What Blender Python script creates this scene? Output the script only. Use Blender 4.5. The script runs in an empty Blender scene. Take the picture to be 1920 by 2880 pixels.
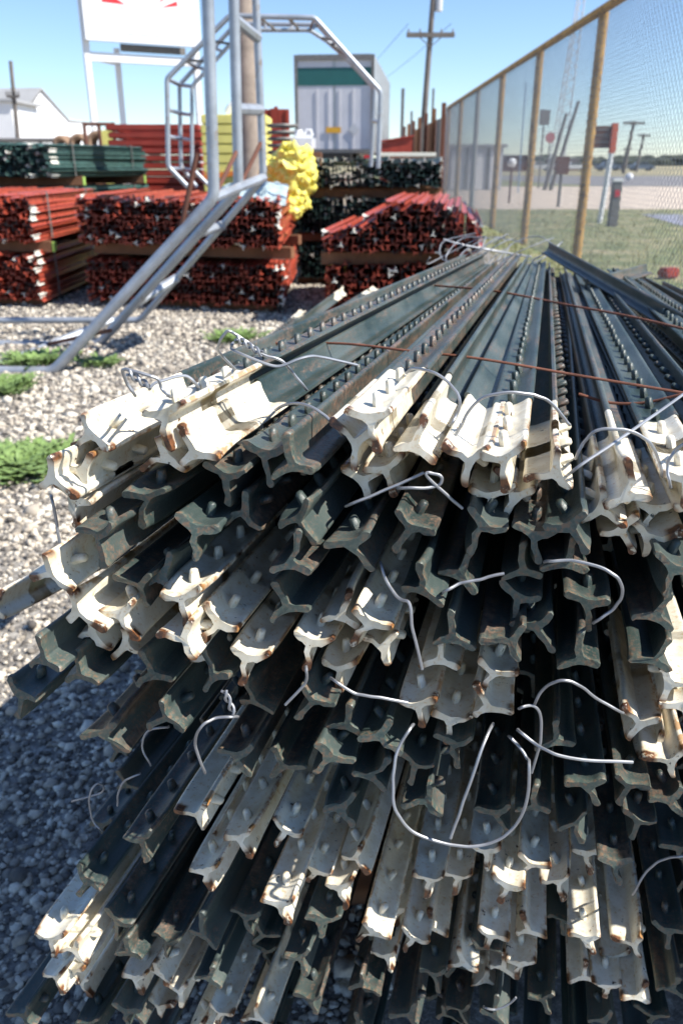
import bpy, bmesh, math, random
import numpy as np
from mathutils import Vector, Matrix, noise
random.seed(7); rng = np.random.default_rng(7)
R = math.radians
sc = bpy.context.scene
COL = sc.collection
# ------------------------------------------------------------------ camera
H = 1.10; TH = R(23.2); F = 2282.0
FW = Vector((0, math.cos(TH), -math.sin(TH))); UP = Vector((0, math.sin(TH), math.cos(TH)))
cam = bpy.data.cameras.new('camera'); co = bpy.data.objects.new('camera', cam); COL.objects.link(co)
co.location = (0, 0, H); co.rotation_euler = (math.pi/2 - TH, 0, 0)
cam.sensor_fit = 'VERTICAL'; cam.sensor_height = 36; cam.sensor_width = 24; cam.lens = 36*F/2880
cam.clip_start = .02; cam.clip_end = 5000
cam.dof.use_dof = True; cam.dof.focus_distance = .56; cam.dof.aperture_fstop = 12.0
sc.camera = co
def ray(sx, sy): return FW + Vector((1, 0, 0))*((sx-960)/F) + UP*((1440-sy)/F)
def at(sx, sy, Y):                       # photo pixel (1920 wide) at forward distance Y -> world point
    d = ray(sx, sy); return Vector((0, 0, H)) + d*(Y/d.y)
def gp(sx, sy, z=0.0):
    d = ray(sx, sy); return Vector((0, 0, H)) + d*((z-H)/d.z)
K = 1920/1568
def AT(x, y, Y): return at(x*K, y*K, Y)  # display pixels (1568 wide)
def GP(x, y, z=0.0): return gp(x*K, y*K, z)
# ------------------------------------------------------------------ world, sun
sun_dir = Vector((0.90, -0.27, 1.05)).normalized()
w = bpy.data.worlds.new('World'); sc.world = w; w.use_nodes = True
nt = w.node_tree; bg = nt.nodes['Background']; sky = nt.nodes.new('ShaderNodeTexSky')
sky.sky_type = 'NISHITA'; sky.sun_disc = False
sky.sun_elevation = math.asin(sun_dir.z); sky.sun_rotation = math.atan2(sun_dir.x, sun_dir.y)
sky.air_density = 1.0; sky.dust_density = .05; sky.ozone_density = 3.0; sky.altitude = 900
tint = nt.nodes.new('ShaderNodeMix'); tint.data_type = 'RGBA'; tint.blend_type = 'MULTIPLY'; tint.inputs[0].default_value = 1; tint.inputs[7].default_value = (.94, 1.0, 1.10, 1)
nt.links.new(sky.outputs[0], tint.inputs[6]); nt.links.new(tint.outputs[2], bg.inputs[0]); bg.inputs[1].default_value = .10
sl = bpy.data.lights.new('sun', 'SUN'); sl.energy = 5.0; sl.angle = R(.5); sl.color = (1, .955, .88)
so = bpy.data.objects.new('sun', sl); COL.objects.link(so)
so.rotation_euler = (-sun_dir).to_track_quat('-Z', 'Y').to_euler(); so.location = (5, -3, 8)
sc.view_settings.view_transform = 'Standard'; sc.view_settings.look = 'None'
sc.view_settings.gamma = 1; sc.view_settings.exposure = .80
sc.render.engine = 'CYCLES'; sc.cycles.max_bounces = 7
# ------------------------------------------------------------------ materials
class NT:
    def __init__(s, name):
        s.m = bpy.data.materials.new(name); s.m.use_nodes = True; s.t = s.m.node_tree
        s.p = s.t.nodes['Principled BSDF']
    def n(s, typ, **kw):
        nd = s.t.nodes.new(typ)
        for k, v in kw.items():
            if k.startswith('i_'): nd.inputs[k[2:]].default_value = v
            else: setattr(nd, k, v)
        return nd
    def l(s, a, b): s.t.links.new(a, b)
    def coord(s, kind='Object'): return s.n('ShaderNodeTexCoord').outputs[kind]
    def noise(s, vec, scale, detail=4, rough=.6, dist=0.0):
        nd = s.n('ShaderNodeTexNoise'); s.l(vec, nd.inputs['Vector'])
        nd.inputs['Scale'].default_value = scale; nd.inputs['Detail'].default_value = detail
        nd.inputs['Roughness'].default_value = rough; nd.inputs['Distortion'].default_value = dist
        return nd.outputs['Fac']
    def ramp(s, fac, stops):
        nd = s.n('ShaderNodeValToRGB'); s.l(fac, nd.inputs[0]); e = nd.color_ramp.elements
        while len(e) < len(stops): e.new(.5)
        for i, (p, c) in enumerate(stops):
            e[i].position = p; e[i].color = (c, c, c, 1) if not hasattr(c, '__len__') else (*c, 1)
        return nd.outputs[0]
    def mix(s, fac, a, b, mode='MIX'):
        nd = s.n('ShaderNodeMix', data_type='RGBA', blend_type=mode)
        if hasattr(fac, 'links'): s.l(fac, nd.inputs[0])
        else: nd.inputs[0].default_value = fac
        for v, i in ((a, 6), (b, 7)):
            if hasattr(v, 'links'): s.l(v, nd.inputs[i])
            else: nd.inputs[i].default_value = (*v, 1)
        return nd.outputs[2]
    def math(s, op, a, b=0.0, clamp=False):
        nd = s.n('ShaderNodeMath', operation=op, use_clamp=clamp)
        for v, i in ((a, 0), (b, 1)):
            if hasattr(v, 'links'): s.l(v, nd.inputs[i])
            else: nd.inputs[i].default_value = v
        return nd.outputs[0]
    def bump(s, h, strength=.3, dist=.001):
        b = s.n('ShaderNodeBump'); b.inputs['Strength'].default_value = strength; b.inputs['Distance'].default_value = dist
        s.l(h, b.inputs['Height']); s.l(b.outputs[0], s.p.inputs['Normal'])
    def base(s, c):
        if hasattr(c, 'links'): s.l(c, s.p.inputs['Base Color'])
        else: s.p.inputs['Base Color'].default_value = (*c, 1)
    def rough(s, v):
        if hasattr(v, 'links'): s.l(v, s.p.inputs['Roughness'])
        else: s.p.inputs['Roughness'].default_value = v
def simple(name, c, rough=.6, metal=0.0, var=.35, scale=8.0, bumpd=0.0, c2=None, amt=.5, spec=None, world=False):
    k = NT(name); v = k.coord()
    if world: v = k.n('ShaderNodeNewGeometry').outputs['Position']
    f = k.noise(v, scale, 5, .65)
    a = k.ramp(f, [(.3, tuple(x*(1-var) for x in c)), (.7, tuple(min(1, x*(1+var*.6)) for x in c))])
    if c2:
        g = k.ramp(k.noise(v, scale*2.3, 6, .7), [(1-amt-.06, 0.0), (1-amt+.06, 1.0)])
        a = k.mix(g, a, c2)
    k.base(a); k.rough(rough); k.p.inputs['Metallic'].default_value = metal
    if spec is not None: k.p.inputs['Specular IOR Level'].default_value = spec
    if bumpd: k.bump(k.noise(v, scale*5, 5, .7), .6, bumpd)
    return k.m
def oseed(k, vec):                      # shift the pattern per object so copies differ
    oi = k.n('ShaderNodeObjectInfo'); m = k.n('ShaderNodeVectorMath', operation='SCALE')
    cmb = k.n('ShaderNodeCombineXYZ')
    for i in range(3): k.l(oi.outputs['Random'], cmb.inputs[i])
    k.l(cmb.outputs[0], m.inputs[0]); m.inputs['Scale'].default_value = 17.0
    ad = k.n('ShaderNodeVectorMath', operation='ADD'); k.l(vec, ad.inputs[0]); k.l(m.outputs[0], ad.inputs[1])
    return ad.outputs[0], oi.outputs['Random']
def tip_mask(k, co_, lo, hi):           # 1 on outer prong ends close to the cut end
    sp = k.n('ShaderNodeSeparateXYZ'); k.l(co_, sp.inputs[0])
    x2 = k.math('MULTIPLY', sp.outputs[0], sp.outputs[0]); z2 = k.math('MULTIPLY', sp.outputs[2], sp.outputs[2])
    r = k.math('SQRT', k.math('ADD', x2, z2))
    a = k.math('MULTIPLY', k.math('SUBTRACT', r, .0075), 130, True)
    b = k.math('MULTIPLY', k.math('SUBTRACT', hi, sp.outputs[1]), 1/(hi-lo), True)
    return k.math('MULTIPLY', a, b), sp, r
def green_paint():
    k = NT('weathered_green_paint'); c = k.coord(); v, rnd = oseed(k, c)
    st = k.n('ShaderNodeMapping'); k.l(v, st.inputs[0]); st.inputs['Scale'].default_value = (1, .16, 1)
    n1 = k.noise(st.outputs[0], 75, 5, .65); n2 = k.noise(v, 420, 5, .7); n3 = k.noise(v, 6, 3, .5)
    col = k.ramp(n1, [(.3, (.010, .022, .020)), (.7, (.042, .066, .060))])
    col = k.mix(k.math('MULTIPLY', k.ramp(n3, [(.38, 0.0), (.66, 1.0)]), .6), col, (.11, .13, .12))
    rusty = k.math('ADD', k.math('MULTIPLY', n1, .5), k.math('MULTIPLY', n2, .5))
    rusty = k.math('ADD', rusty, k.math('MULTIPLY', k.math('SUBTRACT', rnd, .5), .10))
    rf = k.ramp(rusty, [(.505, 0.0), (.60, 1.0)])
    rc = k.ramp(k.noise(v, 150, 4), [(.35, (.05, .027, .019)), (.65, (.24, .145, .095))])
    col = k.mix(k.math('MULTIPLY', rf, .75), col, rc)
    tm, sp, r = tip_mask(k, c, .0, .006)
    tr = k.math('MULTIPLY', tm, k.ramp(n2, [(.42, 0.0), (.55, 1.0)]))
    col = k.mix(k.math('MULTIPLY', tr, .8), col, (.20, .12, .075))
    en = k.math('MULTIPLY', k.math('SUBTRACT', .007, sp.outputs[1]), 250, True)
    en = k.math('MULTIPLY', en, k.ramp(n2, [(.36, .25), (.56, 1.0)])); col = k.mix(k.math('MULTIPLY', en, .85), col, k.ramp(k.noise(v, 260, 3), [(.38, (.05, .08, .07)), (.50, (.09, .115, .095)), (.62, (.19, .12, .075))]))
    k.base(col); k.rough(k.ramp(n2, [(.3, .30), (.7, .55)]))
    k.bump(n2, .55, .0006); return k.m
def white_paint():
    k = NT('chipped_white_paint'); c = k.coord(); v, rnd = oseed(k, c)
    n1 = k.noise(v, 60, 5, .6); n2 = k.noise(v, 230, 6, .65); n3 = k.noise(v, 120, 4, .6)
    col = k.ramp(n1, [(.3, (.62, .55, .40)), (.6, (.78, .735, .61))])
    # thin rust bleeding
    st = k.ramp(n2, [(.555, 0.0), (.68, 1.0)]); col = k.mix(k.math('MULTIPLY', st, .7), col, (.56, .36, .14))
    tm, sp, r = tip_mask(k, c, .0, .013)
    halo = k.math('MULTIPLY', tm, k.ramp(n3, [(.38, 0.0), (.6, 1.0)])); col = k.mix(k.math('MULTIPLY', halo, .85), col, (.52, .29, .10))
    core = k.math('MULTIPLY', k.math('MULTIPLY', k.math('SUBTRACT', r, .0112), 260, True), k.math('MULTIPLY', k.math('SUBTRACT', .0070, sp.outputs[1]), 400, True))
    core = k.math('MULTIPLY', core, k.ramp(n3, [(.36, 0.0), (.44, 1.0)])); dk = k.ramp(n2, [(.4, (.045, .022, .014)), (.62, (.19, .075, .03))])
    col = k.mix(core, col, dk)
    ed = k.math('MULTIPLY', k.math('SUBTRACT', k.math('ABSOLUTE', sp.outputs[0]), .0135), 700, True)
    ed = k.math('MULTIPLY', ed, k.ramp(k.noise(v, 70, 5, .7), [(.47, 0.0), (.56, 1.0)])); col = k.mix(k.math('MULTIPLY', ed, .8), col, (.42, .21, .07))
    ch = k.ramp(k.noise(v, 95, 5, .75), [(.645, 0.0), (.665, 1.0)]); col = k.mix(ch, col, k.ramp(n2, [(.45, (.03, .045, .04)), (.6, (.17, .075, .035))]))
    k.base(col); k.rough(.34); k.bump(k.math('ADD', n3, k.math('MULTIPLY', ch, -1.0)), .5, .0005); return k.m
M = {}
M['green'] = green_paint(); M['white'] = white_paint()
M['galv'] = simple('galvanised_wire', (.33, .34, .36), .48, .6, .25, 40)
M['rustwire'] = simple('rusty_wire', (.22, .085, .05), .8, .1, .4, 60)
M['pipe'] = simple('galvanised_pipe', (.40, .43, .47), .45, .45, .25, 6, c2=(.30, .25, .21), amt=.36)
M['red'] = simple('red_painted_steel', (.40, .072, .042), .34, 0, .4, 14, c2=(.42, .17, .15), amt=.33)
M['redpanel'] = simple('dull_red_panel_paint', (.33, .040, .022), .5, 0, .3, 3)
M['black'] = simple('bare_dark_steel', (.022, .022, .024), .45, .4, .4, 30)
M['tipw'] = simple('cream_tip_paint', (.78, .75, .66), .5, 0, .12, 40)
M['dgreen'] = simple('dark_green_paint', (.045, .098, .088), .42, 0, .4, 12, c2=(.02, .035, .03), amt=.4)
M['wood'] = simple('rough_sawn_timber', (.22, .10, .05), .85, 0, .35, 5, bumpd=.002)
M['limeend'] = simple('lime_painted_board_end', (.30, .46, .10), .7, 0, .2, 9)
M['pole'] = simple('weathered_pole_wood', (.36, .29, .235), .9, 0, .35, 6, bumpd=.003)
M['polegrey'] = simple('dark_pole_wood', (.17, .15, .135), .9, 0, .3, 2)
M['yellow'] = simple('yellow_plastic', (.88, .78, .16), .45, 0, .2, 8)
M['yellowload'] = simple('pale_yellow_sheet', (.78, .70, .20), .55, 0, .15, 3)
M['orange'] = simple('orange_strap', (.75, .22, .04), .6, 0, .1, 5)
M['trailer'] = simple('trailer_grey_white', (.58, .58, .62), .5, 0, .1, 1.2, c2=(.48, .47, .49), amt=.3)
M['trailerside'] = simple('trailer_side_aluminium', (.5, .52, .53), .4, .3, .15, 1.5)
M['teal'] = simple('teal_band', (.016, .115, .11), .5, 0, .1, 2)
M['signwhite'] = simple('white_painted_board', (.80, .80, .80), .5, 0, .04, 2)
M['signred'] = simple('red_sign_paint', (.62, .02, .03), .5, 0, .1, 2)
M['signink'] = simple('faded_grey_lettering', (.42, .45, .47), .6, 0, .1, 2)
M['signpale'] = simple('pale_faded_lettering', (.62, .62, .64), .6, 0, .05, 2)
M['railrust'] = simple('rusty_yellow_rail_paint', (.55, .32, .09), .75, 0, .35, 7, c2=(.13, .06, .025), amt=.42)
M['postpale'] = simple('pale_grey_post_steel', (.42, .40, .37), .6, .2, .2, 7)
M['link'] = simple('galvanised_chain_link', (.14, .165, .21), .6, 0, .2, 6)
M['darkrust'] = simple('dark_rusty_steel', (.14, .055, .035), .85, 0, .4, 3)
M['shed'] = simple('pale_shed_cladding', (.52, .53, .55), .6, 0, .08, 1)
M['roof'] = simple('grey_metal_roof', (.36, .36, .36), .5, 0, .1, 1)
M['glass'] = simple('dark_glass', (.02, .03, .04), .12, 0, .1, 2)
M['rubber'] = simple('black_rubber', (.015, .015, .015), .8, 0, .2, 9)
M['plastic'] = simple('pale_wrap_film', (.42, .52, .54), .25, 0, .25, 9)
M['orangesign'] = simple('orange_red_sign_paint', (.60, .12, .05), .5, 0, .1, 3)
M['carwhite'] = simple('white_car_paint', (.7, .7, .7), .3, 0, .05, 1)
M['carblue'] = simple('blue_grey_car_paint', (.12, .16, .22), .3, 0, .05, 1)
M['yellowlabel'] = simple('amber_label', (.72, .38, .03), .5, 0, .1, 3)
M['leaf'] = simple('weed_leaf', (.20, .30, .09), .55, 0, .4, 30)
M['treeline'] = simple('distant_scrub', (.052, .062, .040), .9, 0, .4, .2)
M['coil'] = simple('grey_wire_coil', (.20, .19, .18), .6, .3, .3, 12)
M['baler'] = simple('rusted_coil', (.30, .19, .12), .85, 0, .4, 6)
def gravel_mat():
    k = NT('gravel_stones'); g = k.n('ShaderNodeNewGeometry')
    c = k.ramp(g.outputs['Random Per Island'], [(0, (.10, .09, .08)), (.2, (.19, .17, .15)), (.42, (.40, .35, .285)), (.72, (.66, .58, .47)), (1, (.84, .78, .66))])
    n = k.noise(g.outputs['Position'], 120, 5, .7); c = k.mix(.45, c, k.ramp(n, [(.3, .35), (.7, 1.0)]), 'MULTIPLY')
    k.base(c); k.rough(.9); k.bump(n, .5, .0015); return k.m
M['gravel'] = gravel_mat()
def ground_mat():
    k = NT('ground'); g = k.n('ShaderNodeNewGeometry'); v = g.outputs['Position']; sp = k.n('ShaderNodeSeparateXYZ'); k.l(v, sp.inputs[0])
    vo = k.n('ShaderNodeTexVoronoi'); k.l(v, vo.inputs['Vector']); vo.inputs['Scale'].default_value = 26
    grav = k.ramp(k.n('ShaderNodeSeparateColor').outputs[0] if False else k.noise(v, 38, 6, .8), [(.33, (.07, .065, .062)), (.5, (.24, .22, .195)), (.64, (.5, .47, .42))])
    dirt = k.ramp(k.noise(v, 3, 6, .7), [(.3, (.22, .18, .13)), (.7, (.38, .32, .25))])
    grass = k.ramp(k.noise(v, 1.6, 8, .75), [(.34, (.085, .125, .045)), (.5, (.20, .215, .10)), (.62, (.36, .31, .19)), (.72, (.42, .35, .25))])
    right = k.math('ADD', sp.outputs[0], k.math('MULTIPLY', k.noise(v, .9, 4), .9))
    m1 = k.math('MULTIPLY', k.math('SUBTRACT', right, 2.35), 3.0, True)
    c = k.mix(m1, grav, grass)
    far = k.math('MULTIPLY', k.math('SUBTRACT', sp.outputs[1], 15), .2, True)
    inv = k.math('SUBTRACT', 1.0, m1); c = k.mix(k.math('MULTIPLY', far, inv), c, dirt)
    k.base(c); k.rough(.95); k.bump(k.noise(v, 38, 5, .8), .8, .012); return k.m
M['ground'] = ground_mat()
M['sand'] = simple('pale_caliche_strip', (.56, .47, .38), .95, 0, .15, 1.0, world=True)
M['asphalt'] = simple('worn_asphalt', (.22, .21, .21), .9, 0, .15, .6, world=True)
M['slab'] = simple('blue_grey_concrete', (.26, .27, .33), .85, 0, .12, .8, world=True)
M['field'] = simple('dry_field', (.33, .29, .17), .95, 0, .25, .05, world=True)
# ------------------------------------------------------------------ mesh builder
class MB:
    def __init__(s): s.v = []; s.f = []; s.mi = []
    def add(s, vs, fs, mi=0):
        o = len(s.v); s.v += [tuple(a) for a in vs]; s.f += [tuple(i+o for i in f) for f in fs]; s.mi += [mi]*len(fs); return s
    def box(s, c, size, rot=None, mi=0, bev=0.0):
        x, y, z = (a/2 for a in size); c = Vector(c)
        if bev > 0:
            b = bmesh.new(); bmesh.ops.create_cube(b, size=1); bmesh.ops.scale(b, vec=size, verts=b.verts)
            bmesh.ops.bevel(b, geom=b.edges[:], offset=bev, segments=2, affect='EDGES')
            vs = [v.co.copy() for v in b.verts]; fs = [[v.index for v in f.verts] for f in b.faces]; b.free()
        else:
            vs = [Vector((i*x, j*y, k*z)) for i in (-1, 1) for j in (-1, 1) for k in (-1, 1)]
            fs = [(0, 1, 3, 2), (4, 6, 7, 5), (0, 4, 5, 1), (2, 3, 7, 6), (0, 2, 6, 4), (1, 5, 7, 3)]
        if rot is not None: vs = [rot @ v for v in vs]
        return s.add([v+c for v in vs], fs, mi)
    def tube(s, pts, r, n=8, mi=0, closed=False):
        P = [Vector(p) for p in pts]; m = len(P); rr = r if hasattr(r, '__len__') else [r]*m
        prev = None; rings = []
        for i, p in enumerate(P):
            a = P[i-1] if (i or closed) else p; b = P[(i+1) % m] if (i < m-1 or closed) else p
            t = (b-a).normalized()
            if prev is None:
                prev = t.cross(Vector((0, 0, 1)));
                if prev.length < .05: prev = t.cross(Vector((1, 0, 0)))
            prev = (prev - t*prev.dot(t)).normalized(); q = t.cross(prev)
            rings.append([p+(prev*math.cos(2*math.pi*j/n)+q*math.sin(2*math.pi*j/n))*rr[i] for j in range(n)])
        vs = [v for g in rings for v in g]; fs = []
        for i in range(m if closed else m-1):
            for j in range(n):
                a = i*n+j; b = i*n+(j+1) % n; c = ((i+1) % m)*n+(j+1) % n; d = ((i+1) % m)*n+j; fs.append((a, b, c, d))
        if not closed: fs += [tuple(range(n-1, -1, -1)), tuple((m-1)*n+j for j in range(n))]
        return s.add(vs, fs, mi)
    def build(s, name, mat, parent=None, smooth=True, link=True, angle=40):
        me = bpy.data.meshes.new(name); me.from_pydata(s.v, [], s.f)
        ms = mat if isinstance(mat, (list, tuple)) else [mat]
        for a in ms: me.materials.append(a)
        if len(ms) > 1: me.polygons.foreach_set('material_index', s.mi)
        b = bmesh.new(); b.from_mesh(me); bmesh.ops.recalc_face_normals(b, faces=b.faces); b.to_mesh(me); b.free()
        if smooth: me.polygons.foreach_set('use_smooth', [True]*len(me.polygons)); me.set_sharp_from_angle(angle=R(angle))
        if not link: return me
        o = bpy.data.objects.new(name, me); COL.objects.link(o); o.parent = parent; return o
def tag(o, label=None, cat=None, group=None, kind=None):
    if label: o['label'] = label
    if cat: o['category'] = cat
    if group: o['group'] = group
    if kind: o['kind'] = kind
    return o
def empty(name, loc=(0, 0, 0), rz=0.0):
    o = bpy.data.objects.new(name, None); COL.objects.link(o); o.location = loc; o.rotation_euler = (0, 0, rz); o.empty_display_size = .1; return o
def inst(name, me, parent=None, mtx=None):
    o = bpy.data.objects.new(name, me); COL.objects.link(o)
    if parent: o.parent = parent
    if mtx is not None: o.matrix_local = mtx
    return o
def onthing(name, label, cat, loc, group=None, rz=0.0): return tag(empty(name, loc, rz), label, cat, group)
ORD = ['leftmost', 'second from left', 'third from left', 'fourth from left', 'fifth from left', 'sixth from left', 'seventh from left', 'eighth from left', 'ninth from left', 'tenth from left', 'eleventh from left', 'twelfth from left', 'thirteenth from left', 'fourteenth from left', 'fifteenth from left', 'sixteenth from left', 'seventeenth from left', 'eighteenth from left']
def spline(pts, n=8):
    P = [Vector(p) for p in pts]; P = [P[0]*2-P[1]] + P + [P[-1]*2-P[-2]]; out = []
    for i in range(1, len(P)-2):
        a, b, c, d = P[i-1:i+3]
        for j in range(n):
            t = j/n; out.append(.5*((2*b)+(c-a)*t+(2*a-5*b+4*c-d)*t*t+(3*b-a-3*c+d)*t**3))
    out.append(P[-2]); return out
# ------------------------------------------------------------------ the T-post
HALF = [(0, 2.9), (5, 3.7), (11, 6.3), (15, 8.7), (17.4, 9.4), (19.0, 8.4), (19.0, 6.0), (17, 4.2), (12, 1.7), (6.2, -.6), (3.0, -2.2), (2.0, -5), (1.9, -12), (1.9, -20), (2.5, -24.5), (2.6, -27), (1.5, -28.8), (0, -29.4)]
HALF = [(x*(.83*1.22 if abs(x) < 4 else .79), (z*.83 if z < 0 else 2.4+(z-2.9)*.62)) for x, z in HALF]
HALF[5] = (15.6, 5.4); HALF[6] = (15.9, 3.0); HALF[7] = (14.2, 1.3); HALF[8] = (10, -.5); HALF[9] = (5.4, -1.6); HALF[10] = (3.2, -3.0)
OUT = HALF + [(-x, z) for x, z in HALF[-2:0:-1]]
def post_mesh(name, L, mats, y0=0.0, seed=0, rough_end=True, studs=True, white=False):
    rr = random.Random(seed); mb = MB(); n = len(OUT)
    ys = [y0, y0+.0012, y0+.004, y0+.012, y0+.03] if rough_end else [y0]
    ys += [y0+.075, L*.35+y0*.65, L]
    tlx, tlz = rr.uniform(-.22, .22), rr.uniform(-.16, .16); bend = [rr.uniform(-1, 1)*.0042 for _ in range(3)]; flare = rr.uniform(-.001, .0026)
    vs = []
    wl, wr, ws = rr.uniform(.88, 1.06), rr.uniform(.88, 1.06), rr.uniform(.88, 1.05)
    for yi, y in enumerate(ys):
        e = max(0, 1-(y-y0)/.03) if rough_end else 0
        for i, (x, z) in enumerate(OUT):
            x, z = x/1000, z/1000
            if z < -.003: z *= ws
            elif x > 0: x *= wr
            else: x *= wl
            r = math.hypot(x, z); dy = 0
            if rough_end:
                q = noise.noise(Vector((x*190+seed*3.1, z*190, y*110)))
                q2 = noise.noise(Vector((x*70, z*70+seed, 5)))
                sc_ = 1 + e*.04*q2 - (.035 if yi == 0 else 0)
                th = 1+e*.16*q
                # swell the thickness at the cut
                x = x*sc_*(1+e*.12*(1 if abs(x) < .005 else 0)) + e*.0013*q + (bend[0]*e*e*(1 if z < -.01 else 0))
                z = z*sc_ + e*.0016*q2 + bend[1]*e*e*(x/.018) + flare*e*(1 if x > .012 else 0)
                if yi <= 2: dy = .0028*q2 + .0016*q + tlx*x + tlz*z
            vs.append((x, y+dy, z))
    fs = []
    for k in range(len(ys)-1):
        for i in range(n):
            fs.append((k*n+i, k*n+(i+1) % n, (k+1)*n+(i+1) % n, (k+1)*n+i))
    fs.append(tuple(range(n))); fs.append(tuple((len(ys)-1)*n+i for i in range(n-1, -1, -1)))
    mb.add(vs, fs)
    if studs:
        y = .024 + math.ceil(max(0, (y0-.02))/.042)*.042
        while y < L-.01:
            x0 = rr.uniform(-.0006, .0006); hgt = .0118+rr.uniform(-.0006, .0006); w1, w2 = .0035, .0027; l1, l2 = .0052, .0036
            rings = []
            for (a, b, zz) in ((w1, l1, .001), (w1, l1, .0055), (w2*1.1, l2*1.1, hgt-.0012), (w2*.6, l2*.6, hgt)):
                rings.append([(x0+a*math.cos(t), y+b*math.sin(t), zz) for t in [2*math.pi*j/8 for j in range(8)]])
            f2 = [(i*8+j, i*8+(j+1) % 8, (i+1)*8+(j+1) % 8, (i+1)*8+j) for i in range(3) for j in range(8)] + [tuple(24+j for j in range(8))]
            mb.add([p for g in rings for p in g], f2); y += .042
    return mb.build(name, mats, link=False, angle=48)
NV = 14
greens = [post_mesh('green_tpost', 1.83, M['green'], 0, 10+i) for i in range(NV)]
TIPL = {'s': .14, 'm': .18, 'l': .27}
wbody = {k: post_mesh('tpost_body', 1.83, M['green'], L, 90, rough_end=False) for k, L in TIPL.items()}
wtips = {k: [post_mesh('painted_tip', L, M['white'], 0, 30+i) for i in range(NV)] for k, L in TIPL.items()}
def frame_from(start, d, a_deg):
    d = d.normalized(); a = R(a_deg)
    stem = Vector((1, 0, 0))*math.sin(a) - UP*math.cos(a)
    stem = (stem - d*stem.dot(d)).normalized(); Z = -stem; X = d.cross(Z).normalized()
    return Matrix(((X.x, d.x, Z.x, start.x), (X.y, d.y, Z.y, start.y), (X.z, d.z, Z.z, start.z), (0, 0, 0, 1)))
def far_point(s):
    return Vector((.47+.75*s.x, s.y+1.80, s.z*.95+.05*H-.085))
def Yof(sy):
    pts = [(1100, .505), (1500, .488), (1800, .482), (2050, .500), (2250, .522), (2500, .545), (2900, .575), (4000, .62)]
    for (a, b), (c, d) in zip(pts, pts[1:]):
        if sy <= c: return b+(d-b)*(sy-a)/(c-a)
    return .6
cnt = 0
def tpost(sx, sy, kind, ang, label, group, dY=0.0, tl='s', jit=1.0):
    global cnt; cnt += 1
    s = at(sx, sy, Yof(sy)+dY)
    f = far_point(s) + Vector((random.uniform(-.03, .03), 0, random.uniform(-.008, .008)))*jit
    m = frame_from(s, f-s, ang)
    if kind == 'w':
        o = inst('tipped_steel_post', wbody[tl], mtx=m); t = inst('painted_tip', random.choice(wtips[tl]), o)
    else:
        o = inst('green_steel_post', greens[cnt % NV], mtx=m)
    tag(o, label, 'steel post', group); return o
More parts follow.
